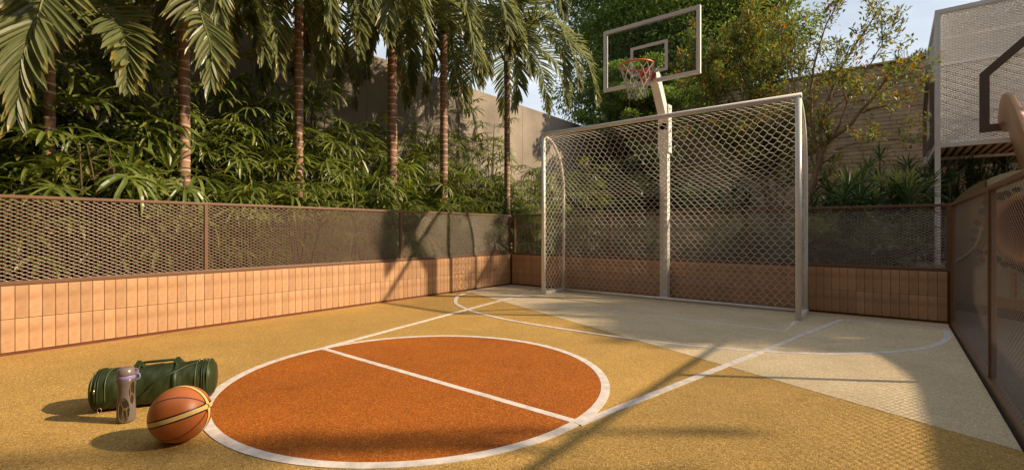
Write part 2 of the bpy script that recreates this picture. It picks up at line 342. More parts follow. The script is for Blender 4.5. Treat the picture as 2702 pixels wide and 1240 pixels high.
# ------------------------------------------------------------------ expanded metal fence
def expanded(w, h, cw=.0605, ch=.0300, sw=.0062, st=.0020, tilt=R(40)):
    nx = max(2, int(round(w / (cw / 2)))); nz = max(2, int(round(h / (ch / 2)))); dx = w / nx; dz = h / nz
    vs = []; 
    I, J = np.meshgrid(np.arange(nx), np.arange(nz), indexing='ij'); I = I.ravel(); J = J.ravel()
    par = (I + J) % 2
    A = np.stack([I * dx, 0 * I, np.where(par == 0, J, J + 1) * dz], 1).astype(float)
    B = np.stack([(I + 1) * dx, 0 * I, np.where(par == 0, J + 1, J) * dz], 1).astype(float)
    D = B - A; D /= np.linalg.norm(D, axis=1)[:, None]
    UPv = np.cross(np.array([0, 1.0, 0]) * np.ones_like(D), D); UPv *= np.sign(UPv[:, 2])[:, None]
    Yv = np.array([0, 1.0, 0])[None, :] * np.ones_like(D)
    W = UPv * math.cos(tilt) + Yv * math.sin(tilt)         # plate width direction
    T = -UPv * math.sin(tilt) + Yv * math.cos(tilt)
    V = []
    for P in (A, B):
        for a, b in ((-1, -1), (1, -1), (1, 1), (-1, 1)): V.append(P + W * (a * sw / 2) + T * (b * st / 2))
    V = np.stack(V, 1).reshape(-1, 3); n = len(I)
    base = (np.arange(n) * 8)[:, None]
    F = np.concatenate([base + np.array(q) for q in ((0, 4, 5, 1), (1, 5, 6, 2), (2, 6, 7, 3), (3, 7, 4, 0))], 0)
    me = bpy.data.meshes.new('mesh_panel')
    me.vertices.add(len(V)); me.vertices.foreach_set('co', V.astype(np.float32).ravel())
    me.loops.add(F.size); me.loops.foreach_set('vertex_index', F.astype(np.int32).ravel())
    me.polygons.add(len(F)); me.polygons.foreach_set('loop_start', np.arange(0, F.size, 4, dtype=np.int32)); me.polygons.foreach_set('loop_total', np.full(len(F), 4, dtype=np.int32))
    me.update(); me.validate(); return me
def mesh_fence(label, origin, rz, posts, z0, z1, base_h=.03, sw=.0062, tilt=R(40), st=.0020):
    root = empty('mesh_fence', origin, label, 'fence', 'expanded metal fences round the court', rz)
    a, b = posts[0], posts[-1]
    t = .032
    bevel(MB().box(a - t / 2, b + t / 2, .02, .06, z1 - .0245, z1).build('top_rail', m_bmetal, root), .003)
    bevel(MB().box(a - t / 2, b + t / 2, .0195, .0605, z0, z0 + base_h).build('bottom_rail', m_bmetal, root), .003)
    for p in posts: bevel(MB().box(p - .015, p + .015, .021, .059, z0 + base_h + .0005, z1 - .025).build('post', m_bmetal, root), .002)
    cache = {}
    for p, q in zip(posts[:-1], posts[1:]):
        w = round(q - p - .03, 4); h = round(z1 - .025 - z0 - base_h, 4)
        if (w, h) not in cache: cache[(w, h)] = expanded(w, h, sw=sw, tilt=tilt, st=st); cache[(w, h)].materials.append(m_mesh)
        o = link('mesh_panel', cache[(w, h)], root, (p + .015, .033, z0 + base_h)); o['kind'] = 'stuff'
    return root
mesh_fence('brown expanded metal fence on top of the sunlit tiled wall in front of the palms', (XL, 0, 0), R(90), [-3.0, -.59, 1.79, 4.165, YB - .0], .5320, 1.222)
mesh_fence('brown expanded metal fence on top of the shaded tiled wall behind the goal', (XL, YB, 0), 0, [.04, 1.90, 3.789, XR - XL + .01], .5320, 1.222)
# right fence: local x -> -Y so that its mesh faces the court; reaches the floor
mesh_fence('dark full height mesh fence standing on the floor beside the play yard', (XR, YB + .025, 0), R(-90), [0.05, 2.385 + .05, 4.77 + .05, 7.2], .002, 1.222, .042, .0036, 0.0, .0007)

# ------------------------------------------------------------------ football goal
GX0, GX1, GY, GB, GH = -4.05, -.775, 5.83, 6.385, 2.40
goal = empty('football_goal', ((GX0 + GX1) / 2, GY, 0), 'white steel football goal with netting in front of the hoop pole', 'football goal')
gp = Vector(goal.location)
def gb(name, mb, mat=m_white, smooth=True, bev=0):
    mb.v = [tuple(Vector(v) - gp) for v in mb.v]; o = mb.build(name, mat, goal, smooth)
    return o
def rtube(a, b, r, n=20): return MB().tube([a, b], r, n)
for x in (GX0, GX1): gb('post', rtube((x, GY, .0), (x, GY, GH - .03), .030))
gb('crossbar', MB().tube([(GX0 - .03, GY, GH - .03), (GX1 + .03, GY, GH - .03)], .030, 20))
def side_prof(n=26):
    # from the top of the front post, over the shoulder and down to the back bar
    pts = [(GY + .005, GH - .055)]
    for k in range(1, n + 1):
        a = math.pi / 2 * k / n; pts.append((GY + .005 + (GB - GY - .005) * math.sin(a) ** .92, 1.52 + (GH - .055 - 1.52) * math.cos(a)))
    pts += [(GB, 1.0), (GB, .5), (GB, .045)]
    return pts
SP = side_prof()
for x in (GX0, GX1):
    gb('curved_side_tube', MB().tube([(x, y, z) for y, z in SP], .021, 14))
    gb('floor_side_bar', MB().bar((x, GY + .031, .026), (x, GB + .02, .026), .052, .050), smooth=False)
gb('floor_back_bar', MB().tube([(GX0 + .027, GB, .024), (GX1 - .027, GB, .024)], .021, 14))
# net hooks along the tubes
hk = MB()
for x in (GX0, GX1):
    for k in range(9, 54):
        pp = catmull([(x, y, z) for y, z in SP], 56)
        if k % 2 == 0: p = pp[min(k, 56)]; s_ = 1 if x < -2 else -1; hk.tube([p + Vector((s_ * .018, -.004, 0)), p + Vector((s_ * .031, -.006, 0))], .006, 5)
gb('net_hook', hk, m_net)['kind'] = 'stuff'
def net_mesh(S, width, plen, tlen, pw=.0455, ph=.0525, r=.0041, sides=4, clip=None, sag=None, jit=.0035, flat=1.45):
    """chain of zigzag strands on a surface S(u, s)"""
    b = MB(); nw = int(round(width / pw)); pw = width / nw; nh = int(tlen / ph)
    for i in range(nw + 1):
        ph0 = 1 if i % 2 else -1; pts = []
        for j in range(nh + 1):
            sgn = ph0 * (1 if j % 2 else -1)
            for dv in (-.19, .19):
                u = i * pw + sgn * pw / 2 * .97; u = min(max(u, 0), width); s = (j + dv) * ph
                if 0 <= s <= tlen and (clip is None or clip(u, s)):
                    q = S(u, s); pts.append(Vector(q) + Vector((rnd.uniform(-jit, jit), rnd.uniform(-jit, jit), rnd.uniform(-jit, jit))))
                elif pts and len(pts) > 1: b.tube(pts, r, sides, False); pts = []
                else: pts = []
        if len(pts) > 1: b.tube(pts, r, sides, False)
    return b
# arc length table of the back profile
bp = [Vector((0, GY + .0, GH - .06))] + [Vector((0, y + .0, z)) for y, z in catmull([(y, z, 0) for y, z in SP], 120) and [(p.x, p.y) for p in catmull([(y, z, 0) for y, z in SP], 120)]]
cum = [0]
for a, b_ in zip(bp[:-1], bp[1:]): cum.append(cum[-1] + (b_ - a).length)
cum = np.array(cum); BY = np.array([p.y for p in bp]); BZ = np.array([p.z for p in bp]); TL = cum[-1]
def Sback(u, s):
    y = np.interp(s, cum, BY); z = np.interp(s, cum, BZ)
    a = u / (GX1 - GX0); edge = math.sin(math.pi * min(max(a, 0), 1)) ** .6
    sg = .21 * edge * math.exp(-((s - .62) / .42) ** 2)       # the roof of the net sags between the tubes
    return (GX0 + .02 + u * ((GX1 - GX0 - .04) / (GX1 - GX0)), y - sg * .30, z - sg)
nb = net_mesh(Sback, GX1 - GX0, 0, TL)
o = gb('back_net', nb, m_net); o['kind'] = 'stuff'
def prof_top(y): 
    k = np.argmax(BY >= y - 1e-6); return float(np.interp(y, BY[:100], BZ[:100]))
for x in (GX0 + .018, GX1 - .018):
    o = gb('side_net', net_mesh(lambda u, s: (x, GY + .02 + u, .05 + s), GB - GY - .04, 0, 2.3, pw=.0455, clip=lambda u, s: .05 + s < prof_top(GY + .02 + u) - .03), m_net); o['kind'] = 'stuff'

# ------------------------------------------------------------------ basketball hoop
PX, PY = -2.452, 6.455
hoop = empty('basketball_hoop', (PX, PY, 0), 'basketball hoop with clear backboard on a white pole behind the goal', 'basketball hoop')
hp = Vector(hoop.location)
def hb(name, mb, mat=m_white, smooth=False, parent=None):
    mb.v = [tuple(Vector(v) - hp) for v in mb.v]; return mb.build(name, mat, parent or hoop, smooth)
pole = bevel(hb('pole', MB().box(PX - .054, PX + .054, PY - .05, PY + .05, 0, 2.30)), .004)
sl = MB(); sl.box(PX - .076, PX - .056, PY - .056, PY + .056, 2.00, 2.64).box(PX + .056, PX + .076, PY - .06, PY + .06, 2.01, 2.665)
sl.box(PX - .0555, PX + .0555, PY - .0565, PY - .0515, 2.0, 2.325).box(PX - .0555, PX + .0555, PY - .055, PY - .0505, 2.455, 2.575)
bevel(hb('sleeve_plate', sl), .002)
hb('hollow', MB().box(PX - .05, PX + .05, PY - .03, PY + .045, 2.301, 2.45), m_dark, parent=None)
for z in (2.385,):
    hb('bolt', MB().tube([(PX + .01, PY - .065, z), (PX + .01, PY - .02, z)], .03, 16), m_dark, True)
for (sx, z) in ((1, 2.61), (1, 2.30), (1, 2.10), (-1, 2.60), (-1, 2.30)):
    hb('bolt', MB().tube([(PX + sx * .075, PY - .02, z), (PX + sx * .088, PY - .02, z)], .012, 8), m_steel, True)
BDY = 6.0
bevel(hb('arm', MB().bar((PX, PY + .02, 2.44), (PX, BDY + .09, 2.99), .108, .13, (0, 1, 1))), .005)
bx0, bx1, bz0, bz1 = -3.153, -1.838, 2.875, 3.715
bcx = (bx0 + bx1) / 2
fr = MB(); w = .048
fr.box(bx0, bx1, BDY, BDY + .045, bz1 - w, bz1).box(bx0, bx1, BDY, BDY + .045, bz0, bz0 + w).box(bx0, bx0 + w, BDY, BDY + .045, bz0 + w, bz1 - w).box(bx1 - w, bx1, BDY, BDY + .045, bz0 + w, bz1 - w)
bevel(hb('backboard_frame', fr), .003)
def glass_mat():
    m = bpy.data.materials.new('clear_backboard'); m.use_nodes = True; n, l = m.node_tree.nodes, m.node_tree.links
    for x in list(n): n.remove(x)
    o = n.new('ShaderNodeOutputMaterial'); tr = n.new('ShaderNodeBsdfTransparent'); tr.inputs[0].default_value = (.93, .95, .95, 1)
    g = n.new('ShaderNodeBsdfGlossy'); g.inputs['Roughness'].default_value = .015; g.inputs[0].default_value = (.9, .95, 1, 1)
    f = n.new('ShaderNodeFresnel'); f.inputs[0].default_value = 1.38; ms = n.new('ShaderNodeMixShader')
    l.new(f.outputs[0], ms.inputs[0]); l.new(tr.outputs[0], ms.inputs[1]); l.new(g.outputs[0], ms.inputs[2]); l.new(ms.outputs[0], o.inputs[0]); return m
m_glass = glass_mat()
hb('backboard_glass', MB().box(bx0 + w, bx1 - w, BDY + .015, BDY + .029, bz0 + w, bz1 - w), m_glass)
q0, q1, qz0, qz1 = -2.755, -2.245, 3.000, 3.395
sq = MB(); w2 = .040
sq.box(q0, q1, BDY + .008, BDY + .0145, qz1 - w2, qz1).box(q0, q1, BDY + .008, BDY + .0145, qz0, qz0 + w2).box(q0, q0 + w2, BDY + .008, BDY + .0145, qz0 + w2, qz1 - w2).box(q1 - w2, q1, BDY + .008, BDY + .0145, qz0 + w2, qz1 - w2)
hb('target_square', sq)
hb('mounting_bracket', MB().box(bcx - .09, bcx + .09, BDY + .030, BDY + .10, 2.88, 3.06).bar((PX, BDY + .12, 2.93), (PX, BDY + .07, 3.02), .1, .12), m_white)
RX, RY, RZ, RR = bcx - .062 + .04, 5.685, 3.028, .205
ring = [(RX + RR * math.cos(a), RY + RR * math.sin(a), RZ) for a in np.linspace(0, 2 * math.pi, 49)]
rim = hb('rim', MB().tube(ring, .0115, 10, False), m_rim, True)
rb = MB(); rb.box(RX - .085, RX + .085, BDY - .012, BDY - .0005, RZ - .13, RZ + .015)
rb.add([(RX - .075, BDY - .012, RZ - .008), (RX + .075, BDY - .012, RZ - .008), (RX + .075, RY + RR * .93, RZ - .004), (RX - .075, RY + RR * .93, RZ - .004),
        (RX - .075, BDY - .012, RZ + .006), (RX + .075, BDY - .012, RZ + .006), (RX + .075, RY + RR * .93, RZ + .006), (RX - .075, RY + RR * .93, RZ + .006)],
       [(0, 1, 2, 3), (7, 6, 5, 4), (0, 4, 5, 1), (1, 5, 6, 2), (2, 6, 7, 3), (3, 7, 4, 0)])
for s_ in (-1, 1):
    rb.add([(RX + s_ * .06, BDY - .012, RZ - .12), (RX + s_ * .06, BDY - .012, RZ), (RX + s_ * .06, RY + RR, RZ), (RX + s_ * .068, BDY - .012, RZ - .12), (RX + s_ * .068, BDY - .012, RZ), (RX + s_ * .068, RY + RR, RZ)],
           [(0, 1, 2), (5, 4, 3), (0, 2, 5, 3), (1, 0, 3, 4), (2, 1, 4, 5)])
hb('rim_bracket', rb, m_rim)
flg = MB()
for k in range(48):
    a0, a1 = 2 * math.pi * k / 48, 2 * math.pi * (k + 1) / 48
    if 200 < (math.degrees(a0) + 0) % 360 < 340: continue
    flg.add([(RX + RR * math.cos(a0), RY + RR * math.sin(a0), RZ - .009), (RX + RR * math.cos(a1), RY + RR * math.sin(a1), RZ - .009), (RX + RR * .99 * math.cos(a1), RY + RR * .99 * math.sin(a1), RZ - .034), (RX + RR * .99 * math.cos(a0), RY + RR * .99 * math.sin(a0), RZ - .034)], [(0, 1, 2, 3), (3, 2, 1, 0)])
# hoop net: 12 loops
nt = MB(); NS = 12
lev = [(0, .205), (.075, .185), (.15, .163), (.215, .142), (.275, .125), (.335, .112), (.395, .106)]
def npnt(k, j): d, r_ = lev[j]; a = 2 * math.pi * (k + (.5 if j % 2 else 0)) / NS; return Vector((RX + r_ * math.cos(a), RY + r_ * math.sin(a), RZ - .012 - d * (1 + .03 * math.sin(k * 2.1 + j))))
for k in range(NS):
    for sgn in (0, 1):
        for j in range(len(lev) - 1):
            # strand from node (k,j) to the two nodes below
            a = npnt(k, j); kk = (k if sgn else k - 1) if j % 2 == 0 else (k + 1 if sgn else k); b_ = npnt(kk, j + 1)
            mid = (a + b_) / 2; mid.z -= .006
            nt.tube([a, mid, b_], .0054 if j else .0042, 4, False)
o = hb('hoop_net', nt, m_net, True); o['kind'] = 'stuff'

# ------------------------------------------------------------------ background walls
# concrete wall at X=-8 with cast panels
cw_ = empty('concrete_wall', (-8, 5, 0), 'tall plain grey concrete wall behind the palms', 'wall')
y = -7.0
while y < 16.2:
    MB().box(-.25, 0, y + .004 - 5, min(y + 2.5, 16.4) - .004 - 5, -.05, 4.395 + rnd.uniform(-.002, .002)).build('concrete_panel', m_conc, cw_); y += 2.5
MB().box(-.24, -.012, -12, 11.3, -.05, 4.38).build('panel_joint', m_stone_back, cw_)
# stone wall at Y=16
sw_ = empty('stone_wall', (-2, 16, 0), 'high wall of long sand coloured stone blocks at the back', 'wall')
MB().box(-6.3, 9, .03, .4, -.05, 5.355).build('wall_core', m_stone_back, sw_)
small = MB(); stones = []
def stone_verts(x0, x1, z0, z1, d):
    e = .006
    vs = [(x0, .03, z0), (x1, .03, z0), (x1, .03, z1), (x0, .03, z1), (x0, d + e, z0), (x1, d + e, z0), (x1, d + e, z1), (x0, d + e, z1), (x0 + e, d, z0 + e), (x1 - e, d, z0 + e), (x1 - e, d, z1 - e), (x0 + e, d, z1 - e)]
    fs = [(0, 1, 5, 4), (1, 2, 6, 5), (2, 3, 7, 6), (3, 0, 4, 7), (4, 5, 9, 8), (5, 6, 10, 9), (6, 7, 11, 10), (7, 4, 8, 11), (8, 9, 10, 11)]
    return vs, fs
z = .38; hrow = .1045; row = 0
while z + hrow < 5.36:
    x = -6.2 - rnd.uniform(0, .5)
    while x < 8.4:
        w_ = rnd.choice((.38, .52, .52, .60, .66)); x1 = x + w_
        d = rnd.uniform(-.006, .012); vs, fs = stone_verts(x + .0045, x1 - .0045, z + .003, z + hrow - .003, d)
        wx = -2 + x
        if -1.55 < wx < .75 and z > 1.3: stones.append((vs, fs))
        else: small.add(vs, fs)
        x = x1
    z += hrow; row += 1
for vs, fs in stones[:299]: MB().add(vs, fs).build('stone', m_stone, sw_)
for vs, fs in stones[299:]: small.add(vs, fs)
o = small.build('stone_courses', m_stone, sw_); o['kind'] = 'stuff'
MB().box(-6.2, 9, -.03, .42, 5.36, 5.40).build('coping', m_stone, sw_)

# ------------------------------------------------------------------ play tower (white frame, mesh sides, slide)
TX0, TX1, TY0, TY1, TZ0, TZ1, TG = .594, 3.55, 10.7, 14.1, 2.33, 4.63, .378
tower = empty('play_tower', (TX0, TY0, TG), 'tall white framed play tower with mesh walls standing on thin posts', 'play tower')
tp = Vector(tower.location)
def tb(name, mb, mat=m_white, smooth=False, parent=None):
    mb.v = [tuple(Vector(v) - tp) for v in mb.v]; return mb.build(name, mat, parent or tower, smooth)
pw = .072
for (x, yy) in ((TX0, TY0), (TX1, TY0), (TX0, TY1), (TX1, TY1)):
    bevel(tb('post', MB().box(x - pw / 2, x + pw / 2, yy - pw / 2, yy + pw / 2, TG, TZ1)), .004)
for z_, nm in ((TZ0, 'floor_beam'), (TZ1 - pw, 'roof_beam')):
    for (a, b) in (((TX0, TY0), (TX1, TY0)), ((TX0, TY1), (TX1, TY1))):
        bevel(tb(nm, MB().box(a[0] + pw / 2, b[0] - pw / 2, a[1] - pw / 2 + .002, a[1] + pw / 2 - .002, z_, z_ + pw)), .004)
    for x in (TX0, TX1):
        bevel(tb(nm, MB().box(x - pw / 2 + .002, x + pw / 2 - .002, TY0 + pw / 2, TY1 - pw / 2, z_ + .001, z_ + pw - .001)), .004)
bevel(tb('roof_beam', MB().box(TX0 + .04, TX1 - .04, 12.2, 12.26, TZ1 - .07, TZ1 - .01)), .004)
tb('deck_board', MB().box(TX0 + .04, TX1 - .04, TY0 + .04, TY1 - .04, TZ0 + .058, TZ0 + .075), m_leafcut)
n_sl = int((TX1 - TX0 - .1) / .112)
slm = MB().box(-.031, .031, 0, TY1 - TY0 - .08, 0, .045).mesh('slat', m_slat)
for i in range(n_sl):
    link('slat', slm, tower, (.09 + i * .112, .04, TZ0 + .01 - TG))
bevel(tb('floor_beam', MB().box(TX0 + .04, TX1 - .04, 12.2, 12.28, TZ0 - .04, TZ0 + .009)), .004)
def tmesh(w, h, loc, rot, cw=.074, ch=.042):
    me = expanded(w, h, cw, ch, .0108, .0028); me.materials.append(m_white)
    o = link('mesh_panel', me, tower); o.location = Vector(loc) - tp; o.rotation_euler = rot; o['kind'] = 'stuff'; return o
W_ = TX1 - TX0 - pw; D_ = TY1 - TY0 - pw; H_ = TZ1 - TZ0 - 2 * pw
tmesh(W_, H_, (TX0 + pw / 2, TY0, TZ0 + pw), (0, 0, 0))
tmesh(W_, H_, (TX0 + pw / 2, TY1, TZ0 + pw), (0, 0, 0))
tmesh(D_, H_, (TX0, TY0 + pw / 2, TZ0 + pw), (0, 0, R(90)))
tmesh(D_, H_, (TX1, TY0 + pw / 2, TZ0 + pw), (0, 0, R(90)))
tmesh(W_, D_, (TX0 + pw / 2, TY1 - pw / 2, TZ1 - .012), (R(90), 0, 0), .09, .05)
# house shaped window frames
def house(name, pts, n, w, dpt):
    """closed frame in plane; pts list of 3D corners, n = plane normal"""
    b = MB(); n = Vector(n); c = sum((Vector(p) for p in pts), Vector()) / len(pts); m = len(pts)
    inner = []
    for i in range(m):
        p = Vector(pts[i]); a = (Vector(pts[i - 1]) - p).normalized(); c2 = (Vector(pts[(i + 1) % m]) - p).normalized()
        bis = (a + c2).normalized(); s = math.sqrt(max(1e-6, (1 - a.dot(c2)) / 2)); inner.append(p + bis * (w / s))
    vs = []
    for off in (-dpt, dpt):
        vs += [Vector(p) + n * off for p in pts]; vs += [p + n * off for p in inner]
    fs = []
    for i in range(m):
        j = (i + 1) % m
        fs += [(i, j, m + j, m + i), (2 * m + i, 3 * m + i, 3 * m + j, 2 * m + j), (i, 2 * m + i, 2 * m + j, j), (m + i, m + j, 3 * m + j, 3 * m + i)]
    return tb(name, b.add(vs, fs), m_dframe)
house('window_frame', [(1.092, TY0 - .05, 2.513), (1.092, TY0 - .05, 3.447), (1.75, TY0 - .05, 4.10), (2.41, TY0 - .05, 3.447), (2.41, TY0 - .05, 2.513)], (0, 1, 0), .115, .03)
house('window_frame', [(TX0 - .045, 13.75, 2.55), (TX0 - .045, 13.75, 3.55), (TX0 - .045, 12.4, 4.2), (TX0 - .045, 11.2, 3.55), (TX0 - .045, 11.2, 2.45)], (1, 0, 0), .16, .03)
# slide: closed-sided chute leaving the tower
SX0, SX1 = 1.30, 1.92
slide = empty('slide', (1.61, 10.6, .4), 'caramel brown plastic slide coming down from the play tower', 'slide')
sp_ = Vector(slide.location)
# centre-line: (y, z of chute floor, wall height)
path = [(10.66, 2.51, .22), (10.60, 2.51, .33), (10.5, 2.51, .41), (10.3, 2.50, .50), (10.1, 2.40, .56), (9.9, 2.24, .60), (9.6, 2.01, .62), (9.2, 1.71, .62), (8.7, 1.33, .60), (8.2, .96, .54), (7.8, .68, .45), (7.55, .53, .38), (7.45, .50, .34)]
pc = catmull([(p[0], p[1], p[2]) for p in path], 60)
prof_o = []
b = MB(); ringn = None
for i, p in enumerate(pc):
    a = pc[max(i - 1, 0)]; c = pc[min(i + 1, len(pc) - 1)]; t = Vector((0, c.x - a.x, c.y - a.y)).normalized(); up = Vector((0, -t.z, t.y)); 
    if up.z < 0: up = -up
    o_ = Vector((0, p.x, p.y)); H = p.z; th = .03
    sec = []
    for (x, u) in ((SX0, H), (SX0 + .004, H * .3), (SX0 + .05, -.02), (1.61, -.045), (SX1 - .05, -.02), (SX1 - .004, H * .3), (SX1, H),
                   (SX1 - .03, H + .025), (SX1 - .075, H), (SX1 - .08, H * .3), (SX1 - .12, .04), (1.61, .02), (SX0 + .12, .04), (SX0 + .08, H * .3), (SX0 + .075, H), (SX0 + .03, H + .025)):
        sec.append(o_ + up * u + Vector((x, 0, 0)))
    b.v.extend([tuple(v - sp_) for v in sec])
ns = 16
for i in range(len(pc) - 1):
    for k in range(ns):
        k2 = (k + 1) % ns; b.f.append((i * ns + k, (i + 1) * ns + k, (i + 1) * ns + k2, i * ns + k2)); b.m.append(0)
b.f += [tuple(range(ns)), tuple((len(pc) - 1) * ns + k for k in range(ns - 1, -1, -1))]; b.m += [0, 0]
b.build('chute', m_slide, slide, True)
lg = MB(); lg.box(SX0 + .12, SX0 + .17, 8.4, 8.45, -.4, .72).box(SX1 - .17, SX1 - .12, 8.4, 8.45, -.4, .72)
lg.v = [(v[0] - sp_.x, v[1] - sp_.y, v[2]) for v in lg.v]; lg.build('leg', m_dframe, slide)

# ------------------------------------------------------------------ play house wall (curved plan, round tunnel mouth)
ph = empty('play_house', (1.09, 7.36, 0), 'low tan play house wall with round brown ringed opening and leaf shapes', 'play house')
pp_ = Vector(ph.location)
def pb(name, mb, mat, smooth=False):
    mb.v = [tuple(Vector(v) - pp_) for v in mb.v]; return mb.build(name, mat, ph, smooth)
plan = catmull([(.53, 7.97, 0), (1.09, 7.36, 0), (1.72, 6.45, 0), (2.14, 5.6, 0), (2.24, 4.6, 0), (2.24, 1.0, 0)], 90)
# straight part of wall holds the opening: U axis along wall
pa, pbv = Vector((.53, 7.97, 0)), Vector((1.72, 6.45, 0)); ux = (pbv - pa).normalized(); un = Vector((ux.y, -ux.x, 0))   # un faces the camera side
if un.dot(Vector((0, 0, 0)) - pa) < 0: un = -un
LW = (pbv - pa).length
def wp(u, z, d=0.): return pa + ux * u + un * d + Vector((0, 0, z))
# find ring centre from the photograph on this plane
def hit(px, py, d=0.):
    r_ = ray(px, py); t = ((pa + un * d) - Vector((0, 0, 0))).dot(un) / Vector((r_.x, r_.y, 0)).dot(un)
    p = Vector((0, 0, CAMH)) + r_ * t; return (p - pa).dot(ux), p.z
rcu, rcz = hit(2728, 606); ru = rcu - hit(2598, 606)[0]; rz_ = (hit(2728, 512)[1] - hit(2728, 704)[1]) / 2
top_pts = [hit(2503, 505), hit(2541, 478), hit(2580, 468), hit(2640, 455)]
def topz(u): return min(1.60, 1.12 + .62 * math.sqrt(max(0, 1 - ((max(0, .95 - u)) / .98) ** 2)) - .14)
bd = MB(); N = 48
RO = .40
ru = rz_ = RO
# board with a round hole: quads between outer outline and the ring
outer = []
for k in range(N):
    a = 2 * math.pi * k / N; ca, sa = math.cos(a), math.sin(a); best = 9
    for st in np.linspace(.05, 3, 300):
        u_, z_ = rcu + ca * st, rcz + sa * st
        if u_ < 0 or u_ > LW or z_ < 0 or z_ > topz(u_): break
        best = st
    outer.append((rcu + ca * best, rcz + sa * best))
vs = []
for d in (0, -.06):
    vs += [wp(u_, z_, d) for u_, z_ in outer]; vs += [wp(rcu + ru * math.cos(2 * math.pi * k / N), rcz + rz_ * math.sin(2 * math.pi * k / N), d) for k in range(N)]
fs = []
for k in range(N):
    j = (k + 1) % N
    fs += [(k, j, N + j, N + k), (2 * N + k, 3 * N + k, 3 * N + j, 2 * N + j), (k, 2 * N + k, 2 * N + j, j), (N + k, N + j, 3 * N + j, 3 * N + k)]
pb('front_board', MB().add(vs, fs), m_panel2)
# tan overlay board at the corner side, curved lower edge
ov = MB(); edge = []
for k in range(13): u_ = .50 * k / 12; edge.append((u_, topz(u_) - .005))
pl = [(0, .10)] + edge + [(.50, .82), (.43, .70), (.36, .63), (.365, .10)]
n_ = len(pl); vs = [wp(u_, z_, .004) for u_, z_ in pl] + [wp(u_, z_, .022) for u_, z_ in pl]
ov.add(vs, [tuple(range(n_)), tuple(range(2 * n_ - 1, n_ - 1, -1))] + [(i, (i + 1) % n_, n_ + (i + 1) % n_, n_ + i) for i in range(n_)])
pb('corner_board', ov, m_panel)
cs = MB(); cpts = [wp(.0, .55, .032), wp(.12, .57, .032), wp(.25, .63, .032), wp(.36, .72, .032), wp(.44, .84, .032), wp(.48, .98, .032)]
cs.tube(catmull(cpts, 24), .016, 8); pb('curved_trim', cs, m_panel2, True)
# curved side wall continuing out of the photograph
sw2 = MB(); pts2 = [p for p in plan if p.y < 6.44]; vs = []
for p in pts2: vs += [(p.x, p.y, 0), (p.x, p.y, 1.60), (p.x + .06, p.y, 1.60), (p.x + .06, p.y, 0)]
fs = []
for i in range(len(pts2) - 1): 
    for k in range(4): k2 = (k + 1) % 4; fs.append((i * 4 + k, (i + 1) * 4 + k, (i + 1) * 4 + k2, i * 4 + k2))
pb('side_wall', sw2.add(vs, fs), m_panel)
# roof shell behind the front board
rs = MB(); vs = []
for k in range(17):
    u_ = LW * k / 16; zt = topz(u_) 
    vs += [wp(u_, zt - .01, -.061), wp(u_, zt - .05, -1.1)]
rs.add(vs, [(2 * k, 2 * k + 2, 2 * k + 3, 2 * k + 1) for k in range(16)]); pb('roof_shell', rs, m_panel)
rg = MB(); vs = []
prof = [(RO + .002, 0), (RO + .002, .045), (RO - .01, .06), (RO - .075, .06), (RO - .085, .045), (RO - .085, -.30)]
for k in range(N):
    a = 2 * math.pi * k / N
    for r_, d in prof: vs.append(wp(rcu + r_ * math.cos(a), rcz + r_ * math.sin(a), d))
q = len(prof); rg.add(vs, [(k * q + i, k * q + i + 1, ((k + 1) % N) * q + i + 1, ((k + 1) % N) * q + i) for k in range(N) for i in range(q - 1)])
pb('ring', rg, m_ring, True)
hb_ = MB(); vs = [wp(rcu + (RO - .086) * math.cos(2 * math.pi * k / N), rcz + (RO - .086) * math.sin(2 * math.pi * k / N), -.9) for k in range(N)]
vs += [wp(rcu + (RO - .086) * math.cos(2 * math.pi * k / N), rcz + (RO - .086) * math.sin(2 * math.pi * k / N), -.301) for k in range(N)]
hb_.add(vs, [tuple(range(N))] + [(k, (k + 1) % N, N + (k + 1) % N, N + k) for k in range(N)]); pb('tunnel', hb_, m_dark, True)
pb('base_rail', MB().bar(wp(0, .05, .03), wp(LW, .05, .03), .05, .10), m_leafcut)
pb('vertical_batten', MB().bar(wp(.80, .10, .012), wp(.80, .50, .012), .02, .05, ux), m_ring)
pb('bench_board', MB().bar(wp(.62, .17, .02), wp(LW, .17, .02), .04, .11), m_ring)
# leaf shaped reliefs round the ring
leaf_px = [(2578, 588, 10, 8), (2573, 609, 11, 9), (2571, 632, 10, 8), (2571, 648, 7, 6), (2579, 664, 12, 9), (2573, 692, 6, 12), (2600, 535, 9, 7), (2621, 525, 10, 7), (2590, 558, 10, 8), (2638, 514, 11, 7), (2655, 509, 10, 6), (2680, 500, 11, 6), (2606, 666, 9, 8), (2627, 682, 13, 8), (2650, 697, 11, 8), (2674, 702, 11, 8), (2695, 712, 10, 8), (2614, 712, 7, 16), (2588, 683, 9, 8), (2664, 517, 8, 6), (2641, 524, 8, 5)]
for (px_, py_, rx_, ry_) in leaf_px:
    u0, z0_ = hit(px_, py_, .02); du = abs(hit(px_ + rx_, py_, .02)[0] - u0); dz = abs(hit(px_, py_ + ry_, .02)[1] - z0_); an = rnd.uniform(-.5, .5)
    lp = []
    for k in range(12):
        a = 2 * math.pi * k / 12; x_, z_ = du * math.cos(a), dz * math.sin(a) * (1 - .25 * abs(math.cos(a)))
        lp.append((u0 + x_ * math.cos(an) - z_ * math.sin(an), z0_ + x_ * math.sin(an) + z_ * math.cos(an)))
    vs = [wp(u_, z_, .006) for u_, z_ in lp] + [wp(u_, z_, .024) for u_, z_ in lp]
    pb('leaf_shape', MB().add(vs, [tuple(range(12)), tuple(range(23, 11, -1))] + [(i, (i + 1) % 12, 12 + (i + 1) % 12, 12 + i) for i in range(12)]), m_leafcut)

